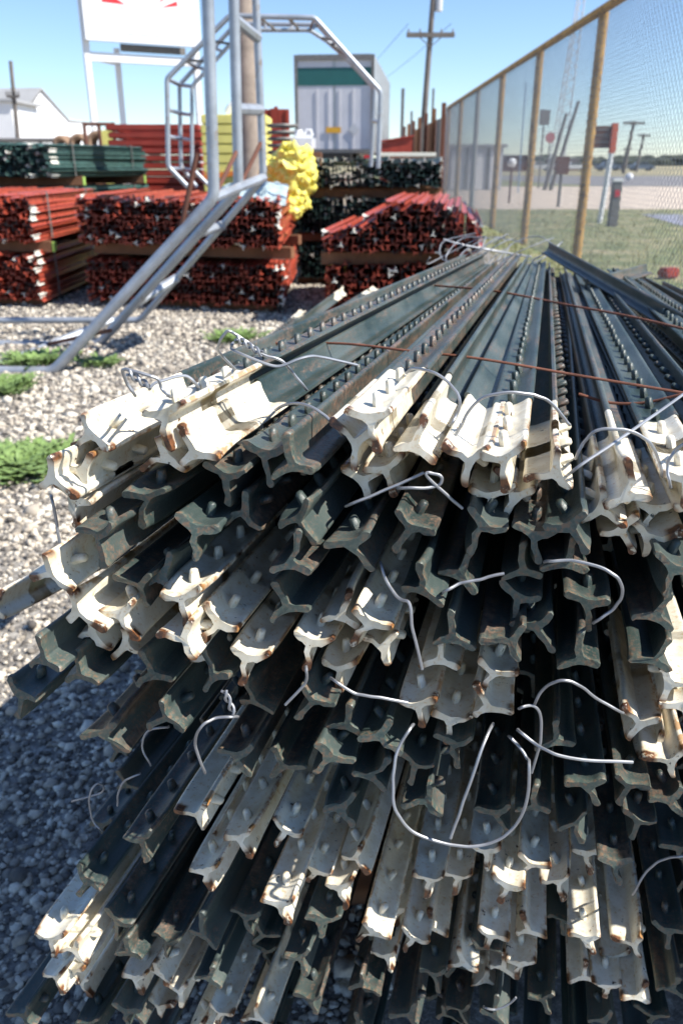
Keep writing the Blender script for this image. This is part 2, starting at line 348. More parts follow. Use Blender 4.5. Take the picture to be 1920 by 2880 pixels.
# white tipped bundles: tag -> phrase, tip length, [(x, y, stem angle, dY)]
WB = {
 'A': ('the wired bundle, upper left of pile', 's', [(459,1164,4,0),(257,1222,-52,.012),(551,1281,-160,.004),(471,1285,-55,.018),(233,1330,-100,.012),(141,1342,50,0),(208,1403,-20,.016)]),
 'B': ('the top bundle at the centre', 's', [(1040,1176,0,-.008),(1003,1252,-125,.010),(1165,1262,165,.004),(1082,1317,8,.02),(1015,1354,125,.028)]),
 'C': ('the top bundle beneath a wire hoop', 's', [(1321,1305,-130,0),(1413,1290,5,-.012),(1382,1391,-10,.02),(1450,1403,-140,.022),(1566,1330,-70,0)]),
 'D': ('the top bundle near right edge', 's', [(1682,1434,60,.006),(1764,1400,-175,-.008),(1744,1489,30,.018),(1817,1515,115,.02),(1835,1430,-5,.03)]),
 'E': ('the top bundle cut by right edge', 's', [(1925,1345,10,0),(1960,1420,30,0)]),
 'F': ('the second layer, far left over gravel', 'm', [(147,1616,-75,-.005),(211,1722,60,.006),(334,1727,15,.012),(263,1782,-80,.03),(349,1815,70,.03)]),
 'G': ('the second layer, left of centre', 'm', [(508,1682,0,0),(520,1800,-82,-.006),(612,1751,-35,.006),(580,1848,-60,.028),(692,1849,-25,.004)]),
 'H': ('the second layer, middle of pile', 'm', [(872,1806,-20,.004),(960,1740,170,.01),(1040,1752,-25,-.004),(952,1880,0,.016),(1082,1822,-95,.018)]),
 'I': ('the bundle above the wire circle', 'm', [(1235,1861,175,.016),(1174,1984,10,0),(1266,2026,-15,.006),(1389,1892,-20,.006),(1376,1995,-160,-.006)]),
 'J': ('the third layer at right edge', 'm', [(1878,1925,100,.01),(1799,2042,-150,0),(1918,1985,20,.0),(1890,2145,-100,.01),(1840,2110,40,.035)]),
 'K': ('the fourth layer, left of centre', 'l', [(560,2295,-100,.004),(575,2450,15,-.004),(673,2358,10,.004),(610,2385,-60,.04)]),
 'L': ('the fourth layer, middle of pile', 'l', [(802,2338,-25,.004),(785,2545,3,-.04),(888,2450,-30,.012),(952,2497,5,.004),(995,2413,30,.02)]),
 'M': ('the bundle below the wire circle', 'l', [(1205,2475,0,.004),(1285,2468,0,.024),(1364,2395,10,.01),(1425,2493,-15,-.004),(1493,2432,-25,.014),(1566,2481,22,0),(1648,2400,0,.03)]),
 'N': ('the low group right of middle', 'l', [(1052,2622,-40,-.02),(1082,2690,20,.016),(1162,2640,-25,.008),(1215,2612,178,.03),(1120,2560,0,.05)]),
 'O': ('the bottom layer, right of centre', 'l', [(1303,2707,-45,.006),(1382,2634,-10,-.004),(1413,2726,170,.02),(1487,2622,-165,.014),(1462,2710,0,.006),(1360,2755,60,.035)]),
 'P': ('the bottom layer near lower right', 'l', [(1646,2640,15,-.006),(1640,2752,178,.016),(1707,2775,2,.004),(1785,2662,-100,.002),(1792,2808,165,-.012),(1730,2690,0,.04)]),
 'Q': ('the lower left sunlit bundle', 'l', [(141,2640,-10,-.032),(214,2675,-100,-.03),(153,2750,12,-.018),(205,2730,-5,-.004),(226,2760,10,.03)]),
 'R': ('the rusty tipped bottom left bundle', 'l', [(380,2752,5,.004),(447,2735,-60,.01),(508,2795,-105,.006),(441,2832,110,.018),(618,2850,-12,.004),(729,2862,-50,.01),(560,2890,40,.02)]),
}
for tg, (ph, tl, lst) in WB.items():
    lst = sorted(lst, key=lambda q: (q[0], q[1]))
    for i, (x, y, a, dY) in enumerate(lst):
        tpost(x, y, 'w', a+random.uniform(-4, 4), f'white tipped post, {ORD[i]} in {ph}', 'white tipped steel posts wired in bundles on the pile', dY, tl, .35)
# green ends: bands
GB = [
 ('top', 'between the top white bundles', [(741,1274,2),(634,1336,-8),(820,1317,178),(410,1397,-10),(692,1440,-65),(833,1458,35),(551,1489,-20),(269,1504,0),(1156,1483,-30),(985,1530,20),(1600,1480,30),(1505,1505,-10)]),
 ('second', 'right beneath the top bundles', [(453,1616,30),(398,1653,-110),(814,1592,178),(808,1714,-170),(1186,1665,175),(1290,1622,150),(1358,1475,-30),(1468,1610,178),(1456,1677,-8),(1652,1696,0),(1842,1739,165),(1590,1590,170),(1895,1600,-20)]),
 ('third', 'in the middle green layer', [(122,1861,175),(227,1904,170),(61,1955,-20),(429,1904,180),(600,1910,-150),(716,1978,178),(1272,1800,177),(1444,1806,-90),(1627,1861,175),(1835,1861,150),(1500,1760,30)]),
 ('fourth', 'in the layer around the wire circle', [(471,2020,-60),(288,2063,30),(882,1971,-35),(667,2124,10),(800,2160,-160),(972,2045,160),(1064,2069,35),(1272,2088,-2),(1168,2149,-10),(1560,2090,170),(1040,2187,150),(1650,2210,15),(1770,2210,-20),(1389,2285,30),(1499,2272,165),(930,2130,-45),(1880,2250,30)]),
 ('fifth', 'in the shaded fifth layer', [(392,2364,5),(245,2480,-35),(1205,2254,-70),(1615,2315,30),(1795,2309,-20),(1903,2385,10),(960,2270,10),(1730,2430,0)]),
 ('sixth', 'in the low left green layer', [(361,2683,170),(465,2646,-10),(569,2634,165),(741,2634,-160),(692,2579,0),(588,2756,160),(839,2695,20),(906,2591,-10),(330,2590,-20)]),
 ('bottom', 'along the bottom edge', [(869,2810,5),(73,2860,-90),(355,2845,-20),(1217,2740,2),(1009,2770,60),(1523,2811,20),(1156,2854,-80),(1890,2787,165),(1388,2860,160),(1695,2870,35),(1290,2840,20),(1880,2620,10),(250,2880,10)]),
]
for tg, ph, lst in GB:
    lst = sorted(lst, key=lambda q: (q[0], q[1]))
    for i, (x, y, a) in enumerate(lst):
        lab = f'bare green post end, {ORD[i]} {ph}'
        tpost(x, y, 'g', a+random.uniform(-7, 7), lab, 'bare green steel post ends in the pile', random.uniform(-.016, .02))
# deeper set-back posts that fill the heap, plus its right flank, extended out of view for shade
FL = 'dark green post set back in the shaded gaps of the pile'
for r_, sy in enumerate(range(1560, 2860, 105)):
    xl = {0: 420}.get(r_, max(120, 520-r_*30))
    for sx in range(xl, 2050, 215):
        tpost(sx+random.uniform(-40, 40), sy+random.uniform(-28, 28), 'g', random.uniform(-180, 180), FL, 'set back green posts filling the pile', random.uniform(.14, .30))
FR = 'green post on the right flank of the pile, whose unseen part is added for shade'
for i in range(13):                       # top surface to the right
    s = Vector((.27+.075*i+random.uniform(-.01, .01), .52+random.uniform(-.04, .03), H-.185-.014*i+random.uniform(-.012, .012)))
    f = far_point(s); f.x += random.uniform(-.02, .03)
    o = inst('green_steel_post', greens[i % NV], mtx=frame_from(s, f-s, random.choice((178, 5, -60, 60, 0, 170, 2)))); tag(o, FR, 'steel post', 'green posts on the right flank')
for i in range(12):
    s = Vector((.30+.07*i+random.uniform(-.02, .02), .54+random.uniform(-.04, .03), H-.26-.02*i+random.uniform(-.012, .012)))
    f = far_point(s)
    o = inst('green_steel_post', greens[i % NV], mtx=frame_from(s, f-s, random.uniform(-180, 180))); tag(o, FR, 'steel post', 'green posts on the right flank')
for r_ in range(8):                       # unseen flank body, added to keep sun off the pile's front
    for i in range(5):
        s = Vector((.36+.085*i+.05*(r_ % 2)+.012*r_, .50+random.uniform(-.03, .03), H-.30-.075*r_)); f = far_point(s)
        o = inst('green_steel_post', greens[i % NV], mtx=frame_from(s, f-s, random.uniform(-180, 180))); tag(o, FR, 'steel post', 'green posts on the right flank')
# hidden lower body of the pile down to the ground: bearers
for j, yy in enumerate((1.0, 1.55, 2.15)):
    mb = MB(); mb.box((.35+.22*(yy-.75), yy, .05), (1.5, .1, .1), bev=.005); o = mb.build('timber_bearer', M['wood'])
    tag(o, ['nearest', 'middle', 'farthest'][j]+' timber bearer on the ground under the pile of green posts', 'timber', 'bearers under the pile')
for r_ in range(4):
    for i in range(10):
        s = Vector((-.20+.11*i+random.uniform(-.02, .02), .60+random.uniform(-.03, .05), .13+.08*r_)); f = far_point(s); f.z = s.z-.0
        o = inst('green_steel_post', greens[i % NV], mtx=frame_from(s, f-s, random.uniform(-180, 180))); tag(o, 'dark green post in the lowest layers of the pile near the ground', 'steel post', 'lowest posts of the pile')
# loose posts beside the pile
def loose(a, b, ang, tl, lab, L=None):
    m = frame_from(a, b-a, ang); o = inst('tipped_steel_post', wbody[tl], mtx=m); inst('painted_tip', wtips[tl][2], o); tag(o, lab, 'steel post'); return o
loose(AT(-18, 1402, .70), AT(420, 1180, 1.05), 150, 's', 'lone green post with white tip poking out left of the pile over the gravel')
loose(AT(695, 716, 3.3), AT(560, 832, 2.5), 0, 's', 'leftmost of the green posts with cream tips lying beyond the pile')
loose(AT(788, 672, 3.3), AT(600, 812, 2.4), 170, 's', 'middle green post with cream tip lying beyond the pile')
loose(AT(862, 664, 3.3), AT(640, 800, 2.4), -20, 's', 'rightmost of the green posts with cream tips lying beyond the pile')
# junk at the far end
# ------------------------------------------------------------------ wires
def c1(x, y): return (x*.6122, 950+y*.6122)
def c2(x, y): return (960+x*.6122, 950+y*.6122)
def c3(x, y): return (x*.6122, 1500+y*.6122)
def c4(x, y): return (960+x*.6122, 1500+y*.6122)
def c5(x, y): return (x*.6122, 2150+y*.6122)
def c6(x, y): return (960+x*.6122, 2150+y*.6122)
def wire(pts, Y, label, r=.00108, mat='galv', cat='wire', name='tie_wire'):
    if not hasattr(Y, '__len__'): Y = [Y, Y]
    n = len(pts); P = []
    for i, p in enumerate(pts):
        t = i/(n-1)*(len(Y)-1); k = min(int(t), len(Y)-2); yy = Y[k]+(Y[k+1]-Y[k])*(t-k)
        P.append(at(p[0], p[1], yy))
    if mat == 'galv' and name == 'tie_wire':
        P = [at(pts[0][0], pts[0][1], Y[0]+.045)] + P
        if any(k_ in label for k_ in ('loop', 'arc', 'hoop', 'bow', 'circular')): P.append(at(pts[-1][0], pts[-1][1], Y[-1]+.045))
    Q = [P[0]]
    for a_, b_ in zip(P, P[1:]): Q += [(a_+b_)/2+Vector([random.uniform(-1, 1)*.012*(b_-a_).length for _ in range(3)]), b_]
    o = MB().tube(spline(spline(P, 3) if mat == 'rustwire' else [p+Vector([random.uniform(-.00025, .00025) for _ in range(3)]) for p in spline(P, 3)], 3), r, 7).build(name, M[mat]); tag(o, label, cat, 'wires tying the posts'); return o
def twist(p, q, Y, label, turns=1.3, rad=.0016):
    a, b = at(*p, Y), at(*q, Y); d = (b-a); t = d.normalized(); u = t.cross(Vector((0, 1, 0))).normalized(); v = t.cross(u); mb = MB()
    for ph in (0, math.pi):
        mb.tube([a+d*(i/30)+(u*math.cos(ph+turns*2*math.pi*i/30)+v*math.sin(ph+turns*2*math.pi*i/30))*rad for i in range(31)], .00105, 6)
    o = mb.build('twisted_wire', M['galv']); tag(o, label, 'wire', 'wires tying the posts')
wire([c1(620, 262), c1(585, 210), c1(565, 150), c1(600, 150), c1(680, 172), c1(725, 190), c1(745, 235), c1(780, 268)], [.50, .48, .485], 'galvanised wire loop with a bend standing on the upper left white bundle')
twist(c1(590, 160), c1(685, 225), .482, 'short twisted wire knot on the upper left white bundle')
wire([c1(690, 235), c1(720, 205), c1(850, 175), c1(905, 220)], [.50, .53, .54], 'wire arc lying on the top of the upper left white bundle')
wire([c1(1075, 140), c1(1010, 70), c1(1005, 30), c1(1045, -30), c1(1090, -10), c1(1150, 30), c1(1200, 75), c1(1290, 105), c1(1340, 155), c1(1405, 235)], [.60, .555, .56, .555, .57], 'tall galvanised wire loop rising behind the upper left white bundle')
twist(c1(1085, 0), c1(1205, 75), .553, 'long twisted wire splice in the tall loop behind the upper left bundle', 2)
wire([c1(1070, 25), c1(1065, 50), c1(1130, 85), c1(1270, 130), c1(1400, 88), c1(1500, 95), c1(1640, 125)], [.56, .55, .56, .60], 'loose wire end pointing right over the rows of studs')
wire([c1(1270, 330), c1(1330, 302), c1(1420, 315), c1(1500, 365), c1(1565, 440)], [.56, .535, .52], 'wire arc over the rusty green posts left of the centre bundle')
wire([c2(300, 160), c2(330, 142), c2(400, 152), c2(490, 205), c2(540, 280), c2(530, 350), c2(500, 400)], [.575, .545, .53, .53], 'wire arc over the centre top bundle')
wire([c2(550, 405), c2(590, 330), c2(660, 270), c2(760, 252), c2(880, 262), c2(960, 300), c2(1020, 370), c2(1045, 400)], [.53, .52, .515, .52, .53], 'smooth wire hoop over the top bundle right of centre')
wire([c2(1075, 550), c2(1110, 485), c2(1160, 432), c2(1230, 418), c2(1330, 432), c2(1410, 480), c2(1455, 560), c2(1470, 630)], [.50, .49, .49, .50], 'wire hoop over the right top bundle')
wire([c2(1070, 605), c2(1300, 448), c2(1590, 245)], [.475, .50, .56], 'straight stiff wire crossing over the right top bundle')
wire([c2(1600, 470), c2(1530, 520), c2(1495, 590), c2(1510, 680)], .49, 'wire arc at the right edge of the photo beside the cut off bundle')
wire([c2(430, 530), c2(520, 450), c2(550, 395)], .52, 'short stub of wire beside the centre top bundle')
wire([c2(30, 770), c2(200, 700), c2(380, 620)], .50, 'short straight wire end under the centre top bundle')
wire([c2(270, 690), c2(430, 685), c2(460, 640), c2(400, 620), c2(395, 640), c2(480, 720), c2(555, 785)], .495, 'curled wire end hanging between the centre top bundles')
wire([c4(325, 885), c4(262, 985), c4(238, 1120), c6(248, 205), c6(325, 305), c6(450, 358), c6(580, 376), c6(700, 355), c6(800, 280), c6(850, 160), c6(862, 20), c4(850, 1030), c4(800, 965), c4(770, 935)], [.47, .44, .435, .44, .47], 'large circular wire loop hanging in front of the pile', .00115)
wire([c4(690, 885), c4(640, 1000), c6(560, 170), c6(500, 340)], [.47, .44, .43], 'straight wire end dangling inside the large wire circle', .00115)
wire([c4(-40, 670), c4(60, 735), c4(180, 755), c4(305, 778)], [.47, .462, .465], 'wire running right from the middle white bundle')
wire([c4(812, 905), c4(880, 960), c4(980, 1015), c4(1120, 1042), c4(1338, 1052)], [.465, .445, .45], 'bright wire end pointing right below the third layer bundle', .00115)
wire([c4(885, 785), c4(925, 715), c4(1000, 677), c4(1085, 695), c4(1180, 765), c4(1285, 822)], [.475, .46, .475], 'bowed wire arc right of the third layer bundle')
wire([c4(818, 805), c4(870, 790), c4(910, 830), c4(912, 960), c4(870, 1100)], .468, 'thin wire curling down beside the third layer bundle')
wire([c4(470, 270), c4(540, 232), c4(640, 210), c4(745, 183)], .472, 'wire peeking between two green post ends, upper middle')
wire([c4(940, 130), c4(1050, 125), c4(1180, 152), c4(1265, 205), c4(1290, 275), c4(1245, 350), c4(1160, 407)], [.47, .455, .47], 'wide wire bow hanging under the right top bundle')
wire([c4(180, 140), c4(215, 235), c4(270, 303), c4(313, 322), c4(325, 430), c4(370, 625)], [.49, .465, .46], 'wire running down beside the middle white bundle')
wire([c3(1085, 842), c3(990, 850), c3(920, 895), c3(898, 975), c3(940, 1092)], [.47, .46, .48], 'wire hoop below the second layer bundle left of centre')
twist(c3(1030, 722), c3(1075, 830), .468, 'twisted wire knot hanging below the second layer bundle')
wire([c5(340, 167), c5(455, 133), c5(478, 105), c5(450, 88), c5(420, 120), c5(412, 190), c5(430, 262), c5(468, 302)], [.60, .58, .58], 'curled wire loop sticking out over the shaded gravel at lower left', .0009)
wire([c5(640, 45), c5(575, 75), c5(545, 130), c5(540, 190)], .56, 'thin bent wire on the lower left flank of the pile', .0009)
wire([c1(238, 735), c1(262, 850), c1(285, 985)], .505, 'wire hanging straight down from the upper left bundle')
wire([c6(655, 1115), c6(700, 1127), c6(760, 1105), c6(800, 1070)], .52, 'short bright wire end at the bottom of the picture')
wire([c6(1340, 590), c6(1400, 490), c6(1480, 435), c6(1570, 420)], [.53, .52], 'thin wire arc at the right edge low down')
wire([c3(1405, 615), c3(1400, 690), c3(1310, 787)], .48, 'short wire hanging from the middle white bundle')
wire([c3(690, 1060), c3(655, 985), c3(680, 910), c3(770, 890)], .56, 'thin wire loop in the shade on the left flank of the pile', .0009)
def D(x, y): return (x*K, y*K)
wire([D(600, 789), D(780, 789), D(930, 805), D(1100, 824), D(1300, 858), D(1480, 888), D(1640, 915)], [.86, .80, .76, .72, .68], 'rusty red wire stretched across the near top of the pile', .0013, 'rustwire')
wire([D(985, 655), D(1130, 668), D(1300, 700), D(1450, 728), D(1620, 768)], [1.5, 1.36, 1.22, 1.1], 'rusty red wire stretched across the far top of the pile', .0018, 'rustwire')
wire([D(1328, 905), D(1400, 925), D(1480, 925), D(1568, 905)], [.72, .70, .68], 'short dark rusty wire by the right top bundle', .0013, 'rustwire')
# tangle at the far ends
for i in range(7):
    c = AT(1150+random.uniform(-110, 110), 598+random.uniform(-14, 10), 2.33+random.uniform(-.05, .12)); pts = []
    a0 = random.uniform(0, 6)
    for j in range(7): pts.append(c+Vector((.10*math.cos(a0+j*.9)*random.uniform(.6, 1.2), .05*math.sin(a0+j), .035*math.sin(a0+j*1.3)+.02)))
    o = MB().tube(spline(pts, 5), .0016, 5).build('tie_wire', M['galv']); tag(o, 'tangled grey tie wire at the far ends of the green posts', 'wire', 'tangled wires at the far end')
o = MB().tube(spline([AT(1018, 550, 2.35), AT(1060, 562, 2.35), AT(1130, 575, 2.4), AT(1220, 590, 2.4)], 6), .003, 6).build('tie_wire', M['galv']); tag(o, 'longer grey wire sticking out left at the far end of the pile', 'wire')
# crosswise stray posts on the far right
for k_, (a, b, lab) in enumerate([(AT(1255, 605, 2.2), AT(1540, 790, 1.3), 'stray green post lying crosswise on the far right of the pile'), (AT(1340, 700, 1.75), AT(1460, 660, 2.1), 'short stray green offcut crossing the posts at the far right')]):
    me = greens[k_] if k_ == 0 else post_mesh('green_offcut', .5, M['green'], 0, 77)
    o = inst('green_steel_post', me, mtx=frame_from(a+Vector((0, 0, .03)), b-a, 178)); tag(o, lab, 'steel post')
# ------------------------------------------------------------------ ground and gravel
def sheet(name, x0, x1, y0, y1, z, mat, poly=None):
    mb = MB(); P = poly or [(x0, y0), (x1, y0), (x1, y1), (x0, y1)]
    mb.add([(x, y, z) for x, y in P], [tuple(range(len(P)))]); o = mb.build(name, M[mat], smooth=False); o['kind'] = 'structure'; return o
sheet('ground', -2500, 2500, -60, 3500, 0, 'ground')
sheet('sand_strip', 0, 0, 0, 0, .004, 'sand', [(3.6, 23), (60, 23), (60, 47), (4.6, 47), (4.2, 35)])
sheet('road', 0, 0, 0, 0, .008, 'asphalt', [(14, 47.5), (400, 40), (400, 78), (9, 90)])
sheet('concrete_slab', 0, 0, 0, 0, .012, 'slab', [(6.5, 16.2), (22, 14.6), (22, 19.5), (7.1, 20.5)])
sheet('dry_field', 0, 0, 0, 0, .004, 'field', [(5, 92), (1500, 82), (1500, 2500), (-1500, 2500), (-1500, 120), (5, 120)])
def scatter(N, xf, yr, smin, smax, sub, seed, name, big=0):
    g = np.random.default_rng(seed); b = bmesh.new(); bmesh.ops.create_icosphere(b, subdivisions=sub, radius=1)
    V = np.array([v.co[:] for v in b.verts]); Fc = np.array([[v.index for v in f.verts] for f in b.faces]); b.free()
    y = yr[0]+(yr[1]-yr[0])*g.random(N)**1.0; x = np.array([xf(a) for a in y]); x = x[:, 0]+(x[:, 1]-x[:, 0])*g.random(N)
    s = smin*(smax/smin)**(g.random(N)**1.7); 
    if big: s[:big] = g.uniform(smax, smax*1.9, big)
    S = s[:, None]*g.uniform(.6, 1.15, (N, 3)); S[:, 2] *= .72
    nv = len(V); P = V[None]*(1+g.uniform(-.34, .34, (N, nv, 1)))*S[:, None]
    a = g.random((N, 3))*6.283; 
    ca, sa = np.cos(a[:, 0]), np.sin(a[:, 0]); X = P[:, :, 0]*ca[:, None]-P[:, :, 1]*sa[:, None]; Y = P[:, :, 0]*sa[:, None]+P[:, :, 1]*ca[:, None]; Z = P[:, :, 2]
    t = (g.random(N)-.5)*1.1; ct, st = np.cos(t), np.sin(t); Y, Z = Y*ct[:, None]-Z*st[:, None], Y*st[:, None]+Z*ct[:, None]
    P = np.stack([X+x[:, None], Y+y[:, None], Z+(s*g.uniform(-.1, .55, N))[:, None]], 2).reshape(-1, 3)
    FF = (Fc[None]+(np.arange(N)*nv)[:, None, None]).reshape(-1, 3)
    me = bpy.data.meshes.new(name); me.vertices.add(len(P)); me.vertices.foreach_set('co', P.astype(np.float32).ravel())
    me.loops.add(FF.size); me.loops.foreach_set('vertex_index', FF.astype(np.int32).ravel()); me.polygons.add(len(FF))
    me.polygons.foreach_set('loop_start', np.arange(0, FF.size, 3, dtype=np.int32)); me.update(); me.validate()
    me.materials.append(M['gravel']); return me
parts = []
me1 = scatter(20000, lambda y: (-.47*y-.30, min(.45, -.25+.4*y)), (.62, 2.4), .004, .012, 1, 3, 'near', 300)
me2 = scatter(52000, lambda y: (-.50*y-.1, .25+.15*y), (2.3, 8.3), .007, .020, 1, 4, 'mid', 500)
b = bmesh.new(); b.from_mesh(me1); b.from_mesh(me2); me = bpy.data.meshes.new('gravel'); b.to_mesh(me); b.free(); me.materials.append(M['gravel'])
o = inst('gravel', me); tag(o, 'grey and cream crushed gravel covering the yard', 'gravel', kind='stuff')
# weeds
def weed(c, rad, n, h, label):
    mb = MB()
    for i in range(n):
        a = random.uniform(0, 6.283); r0 = rad*random.random()**.9*random.uniform(.5, 1.25); p = c+Vector((math.cos(a)*r0, math.sin(a)*r0, 0))
        d = Vector((math.cos(a+random.uniform(-.9, .9)), math.sin(a+random.uniform(-.9, .9)), 0)); l = h*random.uniform(.5, 1.5); wdt = l*.09; s = Vector((-d.y, d.x, 0))
        pr = [p]; 
        for t in (.35, .7, 1.0): pr.append(p+d*l*t*.8+Vector((0, 0, l*(t*.9-.45*t*t))))
        vs = [pr[0], pr[1]+s*wdt, pr[1]-s*wdt, pr[2]+s*wdt*.9+Vector((0, 0, .003)), pr[2]-s*wdt*.9, pr[3]]
        mb.add(vs, [(0, 1, 2), (1, 3, 4, 2), (3, 5, 4)])
        for t, sg in ((.3, 1), (.5, -1), (.62, 1), (.8, -1)):     # lobes
            q = p+d*l*t*.8+Vector((0, 0, l*(t*.9-.45*t*t))); e = q+s*sg*l*.22+d*l*.1+Vector((0, 0, .01)); mb.add([q, q+d*l*.12, e], [(0, 1, 2)])
    o = mb.build('weed', M['leaf'], smooth=False); tag(o, label, 'weed', 'weeds growing through the gravel')
for (x, y, rad, n, h, lb) in [(45, 1075, .20, 900, .085, 'large bright green weed patch at the left edge on the gravel'), (-5, 900, .16, 400, .09, 'green weed clump at the left edge under the truss foot'), (88, 835, .20, 320, .085, 'small weed tuft beside the pipe on the ground'), (535, 782, .17, 260, .08, 'small weed tuft on the gravel in front of the red bundles'), (235, 838, .12, 150, .06, 'sparse weed sprig by the foot of the truss')]:
    weed(GP(x, y), rad, n, h, lb)
o_c = GP(1530, 640)
# dry grass tufts beyond the fence: one ground-cover object
mb = MB(); gr = random.Random(5)
for i in range(9000):
    y = gr.uniform(5.5, 22)**1.0; x = gr.uniform(2.2, 3+.52*y)
    if gr.random() < .25: x = gr.uniform(1.2, 2.9)
    l = gr.uniform(.03, .11); a = gr.uniform(0, 6.28); dx, dy = math.cos(a)*l*.5, math.sin(a)*l*.5; ww = .006
    mb.add([(x-ww*math.sin(a), y+ww*math.cos(a), 0), (x+ww*math.sin(a), y-ww*math.cos(a), 0), (x+dx, y+dy, l)], [(0, 1, 2)])
M['drygrass'] = simple('dry_grass', (.22, .23, .085), .9, 0, .4, 1.2, c2=(.36, .31, .17), amt=.5, world=True)
o = mb.build('grass', M['drygrass'], smooth=False); tag(o, 'short dry grass along and beyond the chain link fence', 'grass', kind='stuff')
# ------------------------------------------------------------------ strapped bundles of posts in the yard
SO = [(0, 3), (9, 4), (18, 9), (19, 5), (10, 0), (3, -3), (2.5, -28), (-2.5, -28), (-3, -3), (-10, 0), (-19, 5), (-18, 9), (-9, 4)]
def simple_post(mat_body, mat_end, endlen, L=1.83, sc_=1.0):
    mb = MB(); n = len(SO); ys = [0, endlen, L]
    vs = [(x*sc_/1000, y, z*sc_/1000) for y in ys for x, z in SO]
    for k in range(2): mb.add(vs if k == 0 else [], [], 0)
    mb.v = [tuple(v) for v in vs]; mb.f = []; mb.mi = []
    for k in range(2):
        for i in range(n): mb.f.append((k*n+i, k*n+(i+1) % n, (k+1)*n+(i+1) % n, (k+1)*n+i)); mb.mi.append(1 if k == 0 else 0)
    mb.f.append(tuple(range(n))); mb.mi.append(1); mb.f.append(tuple(2*n+i for i in range(n))); mb.mi.append(0)
    y = endlen+.05
    return mb.build('steel_post', [mat_body, mat_end], link=False, smooth=False)
PM = {('red', 'red'): simple_post(M['red'], M['red'], .01), ('red', 'black'): simple_post(M['red'], M['black'], .012), ('red', 'tipw'): simple_post(M['red'], M['tipw'], .12),
      ('dgreen', 'dgreen'): simple_post(M['dgreen'], M['dgreen'], .01), ('dgreen', 'black'): simple_post(M['dgreen'], M['black'], .012), ('dgreen', 'tipw'): simple_post(M['dgreen'], M['tipw'], .12)}
def bundle(x0, x1, yl, yr, z0, z1, colr, label, yaw=0.0, pitch=(.040, .040), tipc=.05, blackc=.35, prof=None, bands=True, runner=True, whiteright=True, seed=1, cream=False, rlime=False):
    g = random.Random(seed); ang = math.atan2(yr-yl, x1-x0)
    root = onthing('post_bundle', label, 'post bundle', (x0, yl, z0), 'strapped bundles of steel posts in the yard', 0)
    W = x1-x0; nx = int(W/pitch[0]); nz = max(2, int((z1-z0)/pitch[1])); items = []
    for k in range(nz):
        for i in range(nx):
            u = (i+.5)/nx; zt = (z1-z0)*(prof(u) if prof else 1.0)
            z = (k+.5)*pitch[1]
            if z > zt: continue
            edge = u > 1-1.2/nx
            if bands: isb = ((k//2) % 2 == 1) and g.random() < .75
            else: isb = g.random() < blackc
            e = 'black' if isb else colr
            top = z+pitch[1] > zt
            if g.random() < tipc*(4 if top else 1) or (whiteright and edge and g.random() < .35): e = 'tipw'
            items.append((top or edge, W*u+g.uniform(-.008, .008), (yr-yl)*u+g.uniform(-.05, .05), z+g.uniform(-.011, .011)+(g.uniform(-.01, .028) if top else 0), g.choice((0, 180, 0, 180, 25, -30, 90, -90))+g.uniform(-12, 12), e))
    items.sort(key=lambda q: not q[0]); rz = Matrix.Rotation(-yaw, 4, 'Z')
    stuff = MB(); many = len(items) > 100; keep = items[:100] if many else items
    for (t, x, y, z, a, e) in keep:
        m = Matrix.Translation((x, y, z)) @ rz @ Matrix.Rotation(R(g.uniform(-1, 1)), 4, 'Z') @ Matrix.Rotation(R(a), 4, 'Y')
        inst('steel_post', PM[(colr, e)], root, m)
    if many:
        mats = [M[colr], M['black'], M['tipw']]; idx = {colr: 0, 'black': 1, 'tipw': 2}
        for (t, x, y, z, a, e) in items[100:]:
            m = Matrix.Translation((x, y, z)) @ rz @ Matrix.Rotation(R(a), 4, 'Y'); me = PM[(colr, e)]
            stuff.v_off = len(stuff.v); stuff.v += [tuple(m @ v.co) for v in me.vertices]
            for p in me.polygons: stuff.f.append(tuple(q+stuff.v_off for q in p.vertices)); stuff.mi.append(idx[e] if p.material_index == 1 else 0)
        o = stuff.build('steel_posts', mats, root, smooth=False); o['kind'] = 'stuff'
    # straps
    if not prof:
        for sy in (.35, 1.45):
            mb = MB(); dxs = math.sin(yaw)*sy; hh = nz*pitch[1]+.012
            mb.box((W/2+dxs, (yr-yl)/2+sy, hh), (W+.03, .03, .003), Matrix.Rotation(ang, 3, 'Z')); mb.box((W+.018+dxs, (yr-yl)+sy, hh/2), (.003, .03, hh)); mb.build('strap', M['coil'], root, smooth=False)
    return root
def runner(x0, x1, y, z, h, label, ends='wood', ys=(.25, 1.45), yaw=0.0, dy=0.0):
    rt = onthing('wooden_skid', label, 'skid', (x0, y, z), 'wooden skids under the post bundles')
    for k, yy in enumerate(ys):
        L = x1-x0; a = math.atan2(dy, L)
        mb = MB(); mb.box((L/2+math.sin(yaw)*yy, yy+dy/2, h/2), (L, .09, h-.004), Matrix.Rotation(a, 3, 'Z'), bev=.004); mb.build('timber', M['wood'], rt)
        if ends != 'wood':
            mb = MB(); mb.box((L+.005+math.sin(yaw)*yy, yy+dy, h/2), (.008, .085, h-.012)); mb.build('painted_end', M[ends], rt)
# centre red stack
bundle(-2.13, -.44, 7.0, 6.5, .06, .41, 'red', 'lower strapped bundle of red posts on the gravel, centre left', seed=2)
bundle(-2.15, -.46, 7.0, 6.5, .50, .86, 'red', 'upper strapped bundle of red posts leaning behind the pipe truss', seed=3, prof=lambda u: 1.0+.1*math.sin(u*3.1))
runner(-2.1, -.35, 6.95, .41, .09, 'brown skid between the two centre red bundles', dy=-.5); runner(-2.05, -.5, 6.95, 0, .06, 'brown skid under the lower centre red bundle', dy=-.5)
